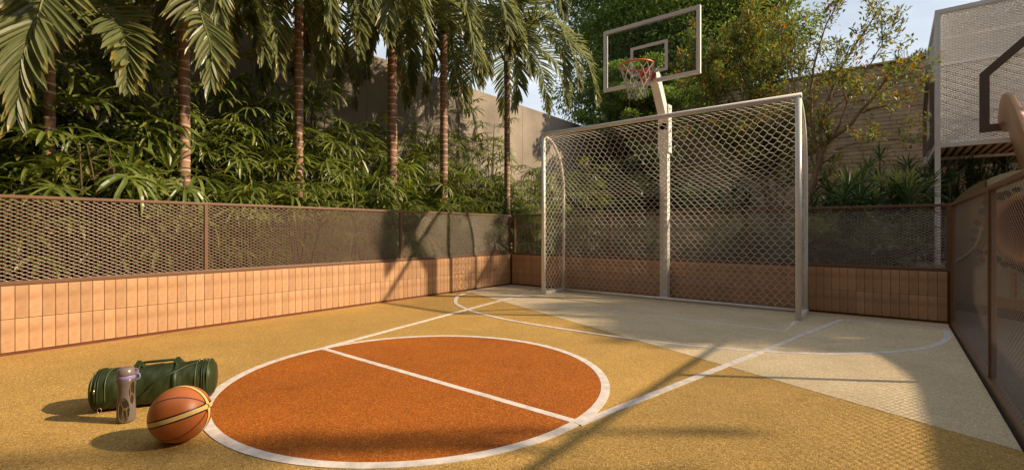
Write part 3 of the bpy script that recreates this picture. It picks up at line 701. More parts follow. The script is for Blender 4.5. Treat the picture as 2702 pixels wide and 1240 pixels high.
# ------------------------------------------------------------------ basketball
def ball_mat():
    m = bpy.data.materials.new('basketball_leather'); m.use_nodes = True; n, l = m.node_tree.nodes, m.node_tree.links; p = n['Principled BSDF']
    t = n.new('ShaderNodeTexCoord'); nv = n.new('ShaderNodeVectorMath'); nv.operation = 'NORMALIZE'; l.new(t.outputs['Object'], nv.inputs[0])
    s = n.new('ShaderNodeSeparateXYZ'); l.new(nv.outputs[0], s.inputs[0])
    def mth(op, a, b=None, c=None):
        q = n.new('ShaderNodeMath'); q.operation = op
        for i, v in enumerate((a, b, c)):
            if v is None: continue
            if isinstance(v, (int, float)): q.inputs[i].default_value = v
            else: l.new(v, q.inputs[i])
        return q.outputs[0]
    X, Y = s.outputs[0], s.outputs[1]
    d1 = mth('ABSOLUTE', mth('MULTIPLY', mth('ADD', X, Y), .7071)); d2 = mth('ABSOLUTE', mth('MULTIPLY', mth('SUBTRACT', X, Y), .7071))
    fmin = mth('SMOOTH_MIN', d1, d2, .22)
    band = mth('LESS_THAN', fmin, .098)
    l1 = mth('LESS_THAN', mth('ABSOLUTE', mth('SUBTRACT', fmin, .100)), .026)
    l2 = mth('LESS_THAN', mth('ABSOLUTE', X), .019); l3 = mth('LESS_THAN', mth('ABSOLUTE', Y), .019)
    ln = mth('MAXIMUM', l1, mth('MAXIMUM', l2, l3))
    a = n.new('ShaderNodeMix'); a.data_type = 'RGBA'; a.inputs[6].default_value = (.44, .125, .03, 1); a.inputs[7].default_value = (.72, .47, .165, 1); l.new(band, a.inputs[0])
    c = n.new('ShaderNodeMix'); c.data_type = 'RGBA'; c.inputs[7].default_value = (.012, .009, .008, 1); l.new(ln, c.inputs[0]); l.new(a.outputs[2], c.inputs[6]); l.new(c.outputs[2], p.inputs['Base Color'])
    p.inputs['Roughness'].default_value = .42; p.inputs['Specular IOR Level'].default_value = .5
    v = n.new('ShaderNodeTexVoronoi'); v.inputs['Scale'].default_value = 420; l.new(t.outputs['Object'], v.inputs['Vector'])
    b1 = n.new('ShaderNodeBump'); b1.inputs['Strength'].default_value = .12; b1.inputs['Distance'].default_value = .001; l.new(v.outputs['Distance'], b1.inputs['Height'])
    b2 = n.new('ShaderNodeBump'); b2.invert = True; b2.inputs['Strength'].default_value = .6; b2.inputs['Distance'].default_value = .0015; l.new(ln, b2.inputs['Height']); l.new(b1.outputs[0], b2.inputs['Normal']); l.new(b2.outputs[0], p.inputs['Normal'])
    return m
BC, BRD = Vector((-2.5145, .7525, .1228)), .1223
import bmesh
bm = bmesh.new(); bmesh.ops.create_icosphere(bm, subdivisions=5, radius=BRD)
me = bpy.data.meshes.new('basketball'); bm.to_mesh(me); bm.free(); me.materials.append(ball_mat()); me.polygons.foreach_set('use_smooth', [True] * len(me.polygons))
ball = link('basketball', me, None, BC); tag(ball, 'orange basketball with cream bands lying in front of the green bag', 'basketball')
zp = Vector((.66689, .69873, .2589)).normalized(); n1 = Vector((.670, -.409, -.619)); n1 = (n1 - zp * n1.dot(zp)).normalized(); n2 = zp.cross(n1)
ball.rotation_mode = 'QUATERNION'; ball.rotation_quaternion = Matrix((n1, n2, zp)).transposed().to_quaternion()

# ------------------------------------------------------------------ duffel bag
m_bag = M('green_leatherette', (.020, .031, .007), .52, .45, var=.12, vscale=6, bump=.25, bscale=9, bdist=.012)
m_bag2 = M('green_strap', (.020, .033, .007), .5, .4, bump=.3, bscale=300, bdist=.001)
m_pipe = M('light_green_piping', (.09, .12, .045), .4, .5)
m_gold = M('pale_metal_hardware', (.55, .47, .33), .3, .5, metal=.9)
BA, BB = Vector((-3.315, .605, 0)), Vector((-3.075, 1.085, 0)); bd_ = (BB - BA); BL = bd_.length
bag = empty('duffel_bag', (BA + BB) / 2, 'dark green barrel duffel bag lying on the tan floor behind the ball', 'duffel bag', rz=math.atan2(bd_.y, bd_.x))
BR_ = .106
def bagp(x, a, k=1.0):
    """x in [-1,1] along, angle a (0 = towards camera side, 90 up)"""
    e = abs(x)
    s = 1.0
    if e > .90: s = math.sqrt(max(0, 1 - ((e - .90) / .10) ** 2)) * .18 + .82
    if e >= 1: s = .82
    sagz = .97 + .02 * math.cos(x * 5) ; wy = 1.0 + .03 * math.sin(x * 7)
    ca, sa = math.cos(a), math.sin(a)
    ex = .80
    yy = math.copysign(abs(ca) ** ex, ca) * BR_ * 1.10 * wy * s; zz = math.copysign(abs(sa) ** ex, sa) * BR_ * sagz * s
    wr = .0022 * math.sin(x * 19 + a * 4) + .0016 * math.sin(x * 37 - a * 7) + .001 * math.sin(x * 61 + a * 3)
    yy *= (1 + wr * 6) * k; zz *= (1 + wr * 6) * k
    if -.7 < x < .65: zz *= 1 - .035 * math.sin((x + .7) / 1.35 * math.pi) * max(0, sa)
    zc = BR_ * .97 + .0
    z_ = zc + zz
    if z_ < .006: z_ = .006 + (z_ - .006) * .12; yy *= 1.0
    return Vector((x * BL / 2 * (1.0), -yy, max(z_, .002)))
body = MB(); NX, NA = 64, 40
for i in range(NX + 1):
    x = -1 + 2 * i / NX; x = math.sin(x * math.pi / 2) * .35 + x * .65
    for k in range(NA): body.v.append(tuple(bagp(x, 2 * math.pi * k / NA)))
for i in range(NX):
    for k in range(NA): k2 = (k + 1) % NA; body.f.append((i * NA + k, i * NA + k2, (i + 1) * NA + k2, (i + 1) * NA + k)); body.m.append(0)
for sgn, i in ((-1, 0), (1, NX)):   # padded end caps
    ring0 = [Vector(body.v[i * NA + k]) for k in range(NA)]; cc = sum(ring0, Vector()) / NA; prev = i * NA
    for lv, bul in ((.93, .006), (.75, .012), (.4, .016)):
        st = len(body.v)
        for p in ring0: q = cc + (p - cc) * lv; q.x += sgn * bul; body.v.append(tuple(q))
        for k in range(NA):
            k2 = (k + 1) % NA; f = (prev + k, prev + k2, st + k2, st + k); body.f.append(f if sgn > 0 else f[::-1]); body.m.append(0)
        prev = st
    f = tuple(prev + k for k in range(NA)); body.f.append(f if sgn > 0 else f[::-1]); body.m.append(0)
bo = body.build('body', m_bag, bag, True)
def bring(name, x, r, mat, a0=-.3, a1=math.pi + .3, k=1.012, n=44):
    return MB().tube([bagp(x, a0 + (a1 - a0) * i / n, k) for i in range(n + 1)], r, 6).build(name, mat, bag, True)
for x in (-.965, -.74, .72, .93): bring('piping', x, .0022, m_pipe)
for x in (-.86, .83, -.90, .865): bring('piping', x, .0035, m_bag2)
# wide webbing bands and handles
def band(name, x, wdt, a0, a1, k=1.02, mat=None, skew=0.):
    b = MB(); n = 30; vs = []
    for i in range(n + 1):
        a = a0 + (a1 - a0) * i / n; xx = x + skew * (i / n - .5)
        for dx, kk in ((-wdt / 2, k), (wdt / 2, k), (wdt / 2, k - .02), (-wdt / 2, k - .02)): vs.append(bagp(xx + dx, a, kk))
    fs = []
    for i in range(n):
        for q in range(4): q2 = (q + 1) % 4; fs.append((i * 4 + q, i * 4 + q2, (i + 1) * 4 + q2, (i + 1) * 4 + q))
    return b.add(vs, fs).build(name, mat or m_bag2, bag, True)
band('webbing_band', -.30, .09, -.2, math.pi + .2); band('webbing_band', .36, .09, -.2, math.pi + .2)
band('shoulder_strap', .28, .10, -.25, 1.55, 1.035, skew=.95)
for side in (0, 1):
    zt = BR_ * 1.94; y0 = (-.030 if side == 0 else .034); top = []
    h0 = .010 if side == 0 else .016
    pts = [Vector((-.30 * BL / 2, y0 * 1.6, zt - .016)), Vector((-.26 * BL / 2, y0 * .7, zt + h0 * .7)), Vector((-.10 * BL / 2, y0 * .4, zt + h0)), Vector((.15 * BL / 2, y0 * .4, zt + h0)), Vector((.32 * BL / 2, y0 * .7, zt + h0 * .75)), Vector((.36 * BL / 2, y0 * 1.6, zt - .016))]
    if side: pts = [p + Vector((.0, 0, .0)) for p in pts]
    if side == 0: pts[2].z -= .03; pts[3].z -= .03; pts[2].y -= .028; pts[3].y -= .028
    MB().tube(catmull(pts, 24), [.0045 + .003 * math.sin(math.pi * i / 24) for i in range(25)], 8).build('handle', m_bag2, bag, True)
for x in (-.30, .36):
    tri = MB(); zt = BR_ * 1.93
    cx_ = x * BL / 2; tri.add([(cx_ - .03, -.03, zt - .008), (cx_ + .03, -.03, zt - .008), (cx_ + .008, -.002, zt + .034), (cx_ - .008, -.002, zt + .034), (cx_ - .03, .03, zt - .008), (cx_ + .03, .03, zt - .008)],
            [(0, 1, 2, 3), (3, 2, 5, 4), (0, 3, 4), (1, 5, 2)]); o = tri.build('handle_gusset', m_bag2, bag); sm = o.modifiers.new('solid', 'SOLIDIFY'); sm.thickness = .003
# zip line along the top and hardware
MB().tube([bagp(-.7 + 1.4 * i / 30, math.pi / 2 - .12, 1.015) for i in range(31)], .0028, 6).build('zip', m_bag, bag, True)
def hw(name, p, sx, sy, sz, ring=False):
    if ring:
        b = MB(); pts = [Vector(p) + Vector((sx * math.cos(a), 0, sz * math.sin(a))) for a in np.linspace(0, 2 * math.pi, 17)]; b.tube(pts, sy, 6, False)
    else: b = MB().box(p[0] - sx, p[0] + sx, p[1] - sy, p[1] + sy, p[2] - sz, p[2] + sz)
    return b.build(name, m_gold, bag, True)
p = bagp(-.90, .12, 1.04); hw('zip_pull', p, .0028, .002, .012); 
p = bagp(-.83, -.62, 1.05); hw('buckle', (p.x, p.y - .002, .022), .009, .0014, .013, True)
for dx in (-.01, .012, .03): p = bagp(.80, math.pi / 2 - .1, 1.03); hw('clasp', (p.x + dx, p.y, p.z + .004), .007, .0016, .006, True)
p = bagp(-.97, 1.25, 1.03); hw('clasp', p, .006, .0014, .005, True)

# ------------------------------------------------------------------ bottle
BT = Vector((-2.985, .661, .0))
m_sleeve = M('taupe_bottle_sleeve', (.135, .112, .10), .35, .5, var=.05, vscale=10)
m_cap = M('grey_bottle_cap', (.17, .14, .13), .28, .5)
m_lilac = M('lilac_rubber', (.25, .19, .40), .5, .4)
def amber():
    m = bpy.data.materials.new('smoked_plastic'); m.use_nodes = True; n, l = m.node_tree.nodes, m.node_tree.links; p = n['Principled BSDF']; t = n.new('ShaderNodeTexCoord')
    mp_ = n.new('ShaderNodeMapping'); mp_.inputs['Rotation'].default_value = (.5, .7, .3); mp_.inputs['Scale'].default_value = (1, 1, .35); l.new(t.outputs['Object'], mp_.inputs[0])
    v = n.new('ShaderNodeTexVoronoi'); v.feature = 'DISTANCE_TO_EDGE'; v.inputs['Scale'].default_value = 42; l.new(mp_.outputs[0], v.inputs['Vector'])
    r = n.new('ShaderNodeValToRGB'); r.color_ramp.elements[0].color = (.16, .11, .06, 1); r.color_ramp.elements[1].color = (.03, .022, .012, 1); r.color_ramp.elements[1].position = .12; l.new(v.outputs['Distance'], r.inputs[0]); l.new(r.outputs[0], p.inputs['Base Color'])
    b = n.new('ShaderNodeBump'); b.inputs['Strength'].default_value = .8; b.inputs['Distance'].default_value = .004; l.new(v.outputs['Distance'], b.inputs['Height']); l.new(b.outputs[0], p.inputs['Normal'])
    p.inputs['Roughness'].default_value = .08; p.inputs['Specular IOR Level'].default_value = .7; return m
m_amber = amber()
bottle = empty('sports_bottle', BT, 'grey sports bottle with lilac ring standing before the green bag', 'bottle')
prof = [(0, .002), (.030, .002), (.0345, .005), (.036, .012), (.0365, .03), (.036, .07), (.034, .11), (.0325, .15), (.0335, .18), (.0362, .20), (.037, .212), (.034, .214)]
MB().lathe(prof, 40).build('body', m_amber, bottle, True)
def brad(z):
    return float(np.interp(z, [p[1] for p in prof[1:-1]], [p[0] for p in prof[1:-1]]))
# sleeve with two kidney windows: grid cells whose centre lies in a window are left open
camdir = math.atan2(-BT.y, -BT.x)
wins = [(camdir - .30, .066, .62, .058), (camdir + .72, .150, .42, .060)]
slv = MB(); NU, NZ = 96, 60
def inwin(a, z):
    for (wa, wz, ra, rz2) in wins + [(camdir + 2.6, .062, .5, .05), (camdir + 3.6, .145, .4, .052)]:
        da = (a - wa + math.pi) % (2 * math.pi) - math.pi
        if (da / ra) ** 2 + ((z - wz) / rz2) ** 2 < 1: return True
    return False
idx = {}
for i in range(NZ + 1):
    z_ = .003 + (.211 - .003) * i / NZ
    for k in range(NU): a = 2 * math.pi * k / NU; r_ = brad(z_) + .0022; slv.v.append((r_ * math.cos(a), r_ * math.sin(a), z_))
for i in range(NZ):
    for k in range(NU):
        a = 2 * math.pi * (k + .5) / NU; z_ = .003 + (.211 - .003) * (i + .5) / NZ
        if not inwin(a, z_): k2 = (k + 1) % NU; slv.f.append((i * NU + k, i * NU + k2, (i + 1) * NU + k2, (i + 1) * NU + k)); slv.m.append(0)
o = slv.build('sleeve', m_sleeve, bottle, True); s_ = o.modifiers.new('solid', 'SOLIDIFY'); s_.thickness = .0016; s_.offset = -1
MB().lathe([(.0375, .213), (.0392, .216), (.0392, .229), (.0375, .232)], 40).build('ring', m_lilac, bottle, True)
MB().lathe([(.0365, .2325), (.0385, .236), (.038, .248), (.0365, .252), (.033, .262), (.026, .2685), (.012, .271), (0, .271)], 40).build('cap', m_cap, bottle, True)
side = Vector((math.cos(camdir + 1.35), math.sin(camdir + 1.35), 0)); cdv = Vector((math.cos(camdir), math.sin(camdir), 0))
pts = []
c0 = side * .0445 + Vector((0, 0, .221)) + cdv * .006
for a in np.linspace(-1.9, 2.6, 20): pts.append(c0 + side * (.010 * math.cos(a)) + Vector((0, 0, .015 * math.sin(a))))
MB().tube(pts, .0038, 8).build('carry_loop', m_lilac, bottle, True)
MB().bar(side * .034 + Vector((0, 0, .244)), side * .050 + Vector((0, 0, .246)), .012, .012).build('latch', m_lilac, bottle)
MB().bar(side * .028 + Vector((0, 0, .258)), side * .046 + Vector((0, 0, .254)), .018, .008).build('spout_lid', m_cap, bottle)

# ------------------------------------------------------------------ palms
def leaflet(b, p, d, up, L, W, droop, r_, nseg=5, fold=.22, strap=False):
    """tapering folded blade; d initial direction, up = face normal hint"""
    d = d.normalized(); st = L / nseg; P = Vector(p); base = len(b.v)
    for k in range(nseg + 1):
        s = k / nseg
        if strap: w = W * min(1, .35 + s * 2.6) * min(1, .30 + (1 - s) * 3.2)
        else: w = W * (max(0.0, math.sin(math.pi * (s * .86 + .10))) ** .75) * (1 - .15 * s) if s < .995 else 0
        if s >= .995: w = 0
        sd_ = d.cross(up)
        sd_ = sd_.normalized() if sd_.length > 1e-4 else d.orthogonal().normalized()
        nn = sd_.cross(d)
        if k < nseg:
            b.v.append(tuple(P - sd_ * (w / 2))); b.v.append(tuple(P - nn * (w * fold))); b.v.append(tuple(P + sd_ * (w / 2))); b.uv += [(s, r_)] * 3
        else: b.v.append(tuple(P)); b.uv.append((1, r_))
        P = P + d * st; d = (d + Vector((0, 0, -droop / nseg))).normalized()
    for k in range(nseg - 1):
        o_ = base + k * 3
        b.f += [(o_, o_ + 1, o_ + 4, o_ + 3), (o_ + 1, o_ + 2, o_ + 5, o_ + 4)]; b.m += [0, 0]
    o_ = base + (nseg - 1) * 3; b.f += [(o_, o_ + 1, o_ + 3), (o_ + 1, o_ + 2, o_ + 3)]; b.m += [0, 0]
def frond_mesh(pts, start=.12, spacing=.030, Lmax=.46, W=.036, droop=.55, face=None, r0=.013, vee=.25, seed=0):
    q = random.Random(seed); cv = catmull(pts, 60); ln = sum((cv[i + 1] - cv[i]).length for i in range(60)); n = int(ln * (1 - start) / spacing)
    b = MB(); b.uv = []
    for i in range(n):
        for sg in (-1, 1):
            t = start + (1 - start) * (i + q.uniform(-.25, .25) + (.5 if sg > 0 else 0)) / n; t = min(max(t, 0), .999)
            k = t * 60; i0 = int(k); p = cv[i0].lerp(cv[min(i0 + 1, 60)], k - i0); T = (cv[min(i0 + 2, 60)] - cv[max(i0 - 1, 0)]).normalized()
            f = face or Vector((0, 0, 1)); N_ = f - T * f.dot(T)
            if N_.length < .2: N_ = Vector((1, -.3, 0)) - T * Vector((1, -.3, 0)).dot(T)
            N_.normalize(); S = T.cross(N_).normalized() * sg
            u = max(0.0, (t - start) / (1 - start)); al = R(28 + 48 * u ** 1.3) + q.uniform(-.14, .14)
            L = Lmax * (.55 + .45 * max(0.0, math.sin(math.pi * min(1, u * .9 + .22)))) * q.uniform(.88, 1.1)
            if u > .9: L *= .82
            d = S * math.cos(al) + T * math.sin(al) + N_ * (vee + q.uniform(-.12, .12))
            if q.random() < .05: d = d + N_ * .8; L *= .8
            leaflet(b, p, d, (N_ + S * q.uniform(-.35, .35)), L, W * q.uniform(.8, 1.2), droop * q.uniform(.6, 1.5), q.random())
    nb_ = len(b.v); b.tube(cv[::3], [r0 * (1 - .75 * i / 20) for i in range(21)], 6, True, 1); b.uv += [(0, 0)] * (len(b.v) - nb_)
    return b
def trunk_part(z0, z1, r0, r1, seed, parent, lean=(0, 0)):
    q = random.Random(seed); prof = []; z = z0; mats = []
    n = 20; b = MB(); rows = []
    while z < z1:
        stp = q.uniform(.085, .125); rr = r0 + (r1 - r0) * (z - z0) / (z1 - z0)
        rows.append((z, rr * 1.045, 1)); rows.append((z + .016, rr * 1.04, 0)); rows.append((z + stp * .5, rr * .985, 0)); z += stp
    tilt = [q.uniform(-.012, .012) for _ in rows]
    for i, (z, rr, mi) in enumerate(rows):
        g = i // 3; tz = tilt[g * 3] if g * 3 < len(tilt) else 0; ph_ = g * 1.7
        for k in range(n):
            a = 2 * math.pi * k / n; s = (z - z0) / (z1 - z0); jz = (tz * math.cos(a + ph_) + q.uniform(-.0035, .0035)) if i % 3 != 2 else 0
            b.v.append((lean[0] * s + rr * math.cos(a) * (1 + q.uniform(-.01, .01)), lean[1] * s + rr * math.sin(a), z + jz))
    for i in range(len(rows) - 1):
        for k in range(n):
            k2 = (k + 1) % n; b.f.append((i * n + k, i * n + k2, (i + 1) * n + k2, (i + 1) * n + k)); b.m.append(rows[i][2])
    return b.build('trunk', [m_trunk, m_scar], parent, True)
# x, y, crown height, trunk radius
palm_spec = [(-6.30, .81, 3.75, .044), (-6.30, 1.92, 4.0, .058), (-6.30, 3.26, 4.25, .056), (-6.30, 4.81, 4.15, .076), (-6.30, 5.94, 4.75, .067), (-6.30, 7.74, 4.45, .060)]
ords = ['first', 'second', 'third', 'fourth', 'fifth', 'sixth']
plab = ['thin ringed palm nearest the left edge, one broad frond hanging over its trunk',
        'ringed palm with a broad frond just right of the biggest hanging frond',
        'ringed palm whose trunk meets the fence half way between the first two fence posts',
        'thickest ringed palm trunk standing bare in front of the pale wall',
        'tall ringed palm with slim trunk right of the thickest one, frond hanging straight down',
        'farthest ringed palm of the row, fronds arching out beside the goal']
palms = []
for i, (x, y, zc, r_) in enumerate(palm_spec):
    pr = empty('palm_tree', (x, y, .45), plab[i], 'palm tree', 'ringed palms behind the left fence'); palms.append(pr)
    trunk_part(0, zc - .45 - .25, r_ * 1.06, r_ * .94, 40 + i, pr, (0, 0))
    cs_ = [(r_ * 1.0, zc - .70), (r_ * 1.25, zc - .60), (r_ * 1.15, zc - .3), (r_ * .7, zc - .02), (.01, zc + .03)]
    MB().lathe([(a, b_) for a, b_ in cs_], 14).build('crownshaft', m_rachis, pr, True)
def add_frond(i, pts, seed, **kw):
    o0 = Vector(palms[i].location); return frond_mesh([Vector(p) - o0 for p in pts], seed=seed, **kw).build('frond', [m_frond, m_rachis], palms[i])
def crown_top(i): x, y, zc, r_ = palm_spec[i]; return Vector((x, y, zc - .05))
def hang(i, px, seed, lift=.42, Lmax=.50, W=.048, face=None, **kw):
    """frond leaving the crown, arching over and hanging through measured points (px, py, depth)"""
    P = [atZ(*p) for p in px]; c = crown_top(i); m1 = c.lerp(P[0], .30) + Vector((0, 0, lift * .8)); m2 = c.lerp(P[0], .72) + Vector((0, 0, lift * .75))
    f = face or Vector((.78, -.30, .55)); add_frond(i, [c, m1, m2] + P, seed, Lmax=Lmax, W=W, face=f, start=.14, **kw)
hang(0, [(112, 0, 4.05), (66, 130, 3.85), (45, 300, 3.8)], 1, Lmax=.52, W=.046, spacing=.030, vee=.05, droop=.35)
hang(1, [(262, -10, 4.7), (312, 60, 4.35), (338, 130, 4.2), (341, 205, 4.15)], 2, Lmax=.50, W=.056, spacing=.030, droop=.45)
hang(1, [(528, 30, 5.0), (556, 120, 4.85), (560, 205, 4.8)], 3, Lmax=.52, W=.046, vee=.05)
hang(2, [(640, -60, 5.6), (663, 10, 5.5), (668, 62, 5.45)], 4, Lmax=.44, W=.05)
hang(3, [(925, -60, 7.0), (948, 30, 6.8), (950, 130, 6.7)], 5, Lmax=.55, W=.062, spacing=.036)
hang(2, [(715, -30, 6.3), (732, 80, 6.2), (738, 175, 6.2)], 6, Lmax=.55)
hang(4, [(1232, -40, 7.9), (1236, 40, 7.8), (1231, 110, 7.8)], 7, Lmax=.46, W=.044)
hang(5, [(1350, 0, 9.1), (1343, 80, 9.0), (1340, 130, 9.0)], 8, Lmax=.62)
hang(5, [(1364, 120, 9.4), (1368, 200, 9.2), (1358, 275, 9.15)], 9, Lmax=.62, W=.05, lift=.6, spacing=.036)
hang(5, [(1424, 60, 9.3), (1470, 112, 9.2), (1492, 165, 9.1), (1492, 235, 9.0)], 10, Lmax=.50, W=.045, lift=.2)
hang(5, [(1440, -60, 8.9), (1475, -10, 8.6), (1486, 40, 8.5)], 11, Lmax=.52, W=.045)
hang(4, [(1075, 60, 9.0), (1088, 150, 9.1), (1088, 240, 9.1)], 12, Lmax=.52)
hang(3, [(1010, 30, 7.6), (1040, 90, 7.4), (1050, 130, 7.4)], 13, Lmax=.42)
hang(4, [(1130, -20, 8.4), (1180, 50, 8.2), (1190, 130, 8.2)], 14, Lmax=.42, W=.04)
hang(0, [(200, -40, 4.9), (215, 20, 5.1), (235, 110, 5.2)], 15, Lmax=.45)
hang(2, [(840, -20, 7.0), (860, 60, 7.1), (870, 120, 7.1)], 16, Lmax=.42)
hang(5, [(1290, 40, 10.6), (1262, 110, 10.6), (1250, 180, 10.6)], 17, Lmax=.5)
hang(1, [(430, -20, 5.6), (446, 60, 5.7), (450, 130, 5.8)], 19, Lmax=.48)
hang(2, [(600, -30, 6.4), (606, 50, 6.5), (600, 130, 6.5)], 20, Lmax=.5)
hang(3, [(800, -30, 7.0), (812, 60, 7.1), (806, 140, 7.1)], 21, Lmax=.5)
hang(3, [(985, 0, 7.9), (975, 90, 8.0), (965, 160, 8.0)], 22, Lmax=.5)
hang(4, [(1150, 60, 8.6), (1140, 140, 8.7), (1132, 200, 8.7)], 23, Lmax=.5)
hang(0, [(-30, 60, 4.2), (-60, 180, 4.0), (-70, 300, 4.0)], 18, Lmax=.5)
for i, (x, y, zc, r_) in enumerate(palm_spec):
    q = random.Random(90 + i); c = crown_top(i); na = 11
    for k in range(na):
        a = 2 * math.pi * (k + q.uniform(-.25, .25)) / na; s = q.uniform(.95, 1.25); dv = Vector((math.cos(a), math.sin(a), 0)); hgt = q.uniform(.75, 1.15)
        # leave the views through to the wall where measured fronds hang
        pr_ = [(0, 0), (.28, .42 * hgt), (.68, .62 * hgt), (1.05, .48 * hgt), (1.32, .10 * hgt), (1.46, -.36), (1.5, -.62)]
        P = [c + dv * (a_ * s) + Vector((0, 0, b_ * s)) for a_, b_ in pr_]
        add_frond(i, P, 200 + i * 20 + k, Lmax=.50, W=.040, spacing=.040, droop=.5)
    if i in (1, 2, 3):
        bb = MB()
        for s in range(60):
            a = q.uniform(0, 6.28); h_ = q.uniform(0, .42); rr = .06 + h_ * .35; p = Vector((rr * math.cos(a), rr * math.sin(a), zc - .55 - h_ - .45 + .1))
            bb.lathe([(0, -.011), (.009, -.005), (.010, .003), (0, .011)], 6, 0, p)
        bb.build('berry_cluster', m_berry, palms[i], True)['kind'] = 'stuff'

# ------------------------------------------------------------------ lady palms (fan leaves on canes)
def fan_mesh(seed, nseg=8, L=.30, W=.036, spread=200, droop=.9):
    q = random.Random(seed); b = MB(); b.uv = []
    pet = [Vector((0, 0, 0)), Vector((.09, 0, .05)), Vector((.17, 0, .07))]
    tip = pet[-1]
    for k in range(nseg):
        a = R(-spread / 2 + spread * (k + .5) / nseg + q.uniform(-5, 5)); d = Vector((math.cos(a), math.sin(a), .28 + q.uniform(-.12, .2)))
        ll = L * q.uniform(.82, 1.08) * (1 - .22 * abs(a) / R(spread / 2))
        leaflet(b, tip, d, Vector((0, 0, 1)), ll, W * q.uniform(.8, 1.2), droop * q.uniform(.6, 1.6), q.random(), 5, .18, True)
    n0 = len(b.v); b.tube(pet, .0035, 4, False, 1); b.uv += [(0, 0)] * (len(b.v) - n0)
    return b.mesh('leaf', [m_lady, m_cane])
fans = [fan_mesh(s, n, L, W, sp, dr) for s, n, L, W, sp, dr in ((1, 8, .31, .0245, 210, 1.2), (2, 10, .28, .017, 240, 1.2), (3, 7, .34, .028, 190, 1.5), (4, 12, .26, .014, 270, 1.0), (5, 9, .30, .020, 230, 1.6))]
def lady_palm(x, y, z0, h, nl, rad, label, seed, scale=1., pick=(0, 1, 2, 3, 4)):
    q = random.Random(seed); root = empty('lady_palm', (x, y, z0), label, 'shrub', 'lady palms behind the left fence')
    cb = MB(); canes = []
    for c in range(4):
        bx, by = q.uniform(-.12, .12), q.uniform(-.12, .12); tx, ty = bx + q.uniform(-.5, .5) * rad, by + q.uniform(-.5, .5) * rad; ht = h * q.uniform(.7, .98)
        pts = [Vector((bx, by, 0)), Vector(((bx + tx) / 2, (by + ty) / 2, ht * .5)), Vector((tx, ty, ht))]; canes.append(pts); cb.tube(pts, [.012, .010, .007], 5, True)
    cb.build('stem', m_cane, root, True)
    for k in range(nl):
        c = q.choice(canes); t = (k + q.random()) / nl; t = .08 + .92 * t ** .8; p = c[0].lerp(c[1], t * 2) if t < .5 else c[1].lerp(c[2], t * 2 - 1)
        a = q.uniform(0, 2 * math.pi) if q.random() < .35 else R(-50) + q.uniform(-1.5, 1.5); pit = q.uniform(-.35, .75) * (-1) - .1 + (.5 * (1 - t)); s = scale * q.uniform(.8, 1.25)
        out = Vector((math.cos(a), math.sin(a), 0)) * q.uniform(.02, rad * .62)
        lim = XL - .08 if p.z + z0 < 1.45 else XL + .10
        if x + p.x + out.x > lim - .22 * s: continue
        if x + p.x + out.x + max(.3, math.cos(a)) * .52 * s > lim: a = math.pi + q.uniform(-1.1, 1.1)
        if x + p.x + out.x + max(.18, math.cos(a)) * .52 * s > lim: continue
        m = Matrix.Translation(p + out) @ Matrix.Rotation(a, 4, 'Z') @ Matrix.Rotation(q.uniform(-.35, .85), 4, 'Y') @ Matrix.Rotation(q.uniform(-.4, .4), 4, 'X') @ Matrix.Scale(s, 4)
        o = bpy.data.objects.new('leaf', fans[q.choice(pick)]); C.objects.link(o); o.parent = root; o.matrix_local = m
    return root
def rosette_mesh(seed, mat, n=26, L=.36, W=.030):
    q = random.Random(seed); b = MB(); b.uv = []
    for k in range(n):
        a = k * 2.399 + q.uniform(-.2, .2); el = R(80 - 72 * (k / n) + q.uniform(-8, 8)); d = Vector((math.cos(a) * math.cos(el), math.sin(a) * math.cos(el), math.sin(el)))
        leaflet(b, (0, 0, -.05 * k / n), d, Vector((0, 0, 1)) if el < 1.2 else Vector((math.cos(a), math.sin(a), .2)), L * q.uniform(.8, 1.1), W, 1.0 * q.uniform(.7, 1.3), q.random(), 4, .15)
    return b.mesh('rosette', [mat])
# three rows between fence and concrete wall; labels from what stands next to each clump
cols = [(-.35, 'left of the first palm at the photo edge'), (.35, 'just left of the first palm'), (1.15, 'right beside the first palm'), (1.75, 'just left of the second palm'), (2.4, 'just right of the second palm'),
        (3.0, 'just left of the third palm'), (3.75, 'just right of the third palm'), (4.4, 'just left of the thickest palm'), (5.2, 'just right of the thickest palm'), (6.2, 'right of the fifth palm'), (7.0, 'left of the farthest palm'), (8.1, 'right of the farthest palm')]
rowz = [(-5.86, 'Low lady palm against the mesh fence, ', 1.25, .42), (-6.72, 'Middle row lady palm, ', 1.95, .56), (-7.35, 'Tall lady palm by the concrete wall, ', 2.75, .62)]
for ri, (rx_, lab, hh, rad) in enumerate(rowz):
    for ci, (cy, where) in enumerate(cols):
        if ri == 1 and ci in (1, 4, 7): yoff = .22
        else: yoff = 0
        q = random.Random(ri * 50 + ci); h_ = hh * q.uniform(.88, 1.12)
        if ri == 2: h_ *= (1.12, 1.1, 1.05, .95, .85, .85, 1.0, 1.05, 1.0, .95, .95, 1.0)[ci]
        near = ci < 4
        if ri == 0 and ci >= 5: h_ *= .84
        if ri == 2 and ci >= 2: h_ += .30
        lady_palm(rx_ + q.uniform(-.15, .15), cy + yoff + q.uniform(-.1, .1) + (.25 if ri == 2 else 0), .455, h_, ((58, 70, 74) if near else (76, 92, 98))[ri], rad, (lab + where).strip().lower(), ri * 100 + ci, 1.42 if near else 1.2, (0, 2, 2, 4, 0) if near else (0, 1, 3, 4, 1))
m_broad = leaf_mat('broad_leaf', (.075, .115, .022), (.19, .225, .055), .36, .3, tip=(.3, .28, .07))
broad = []
for sd_i in (7, 8):
    b_ = rosette_mesh(sd_i, m_broad, 15, .52, .052); b_.name = 'rosette'; broad.append(b_)
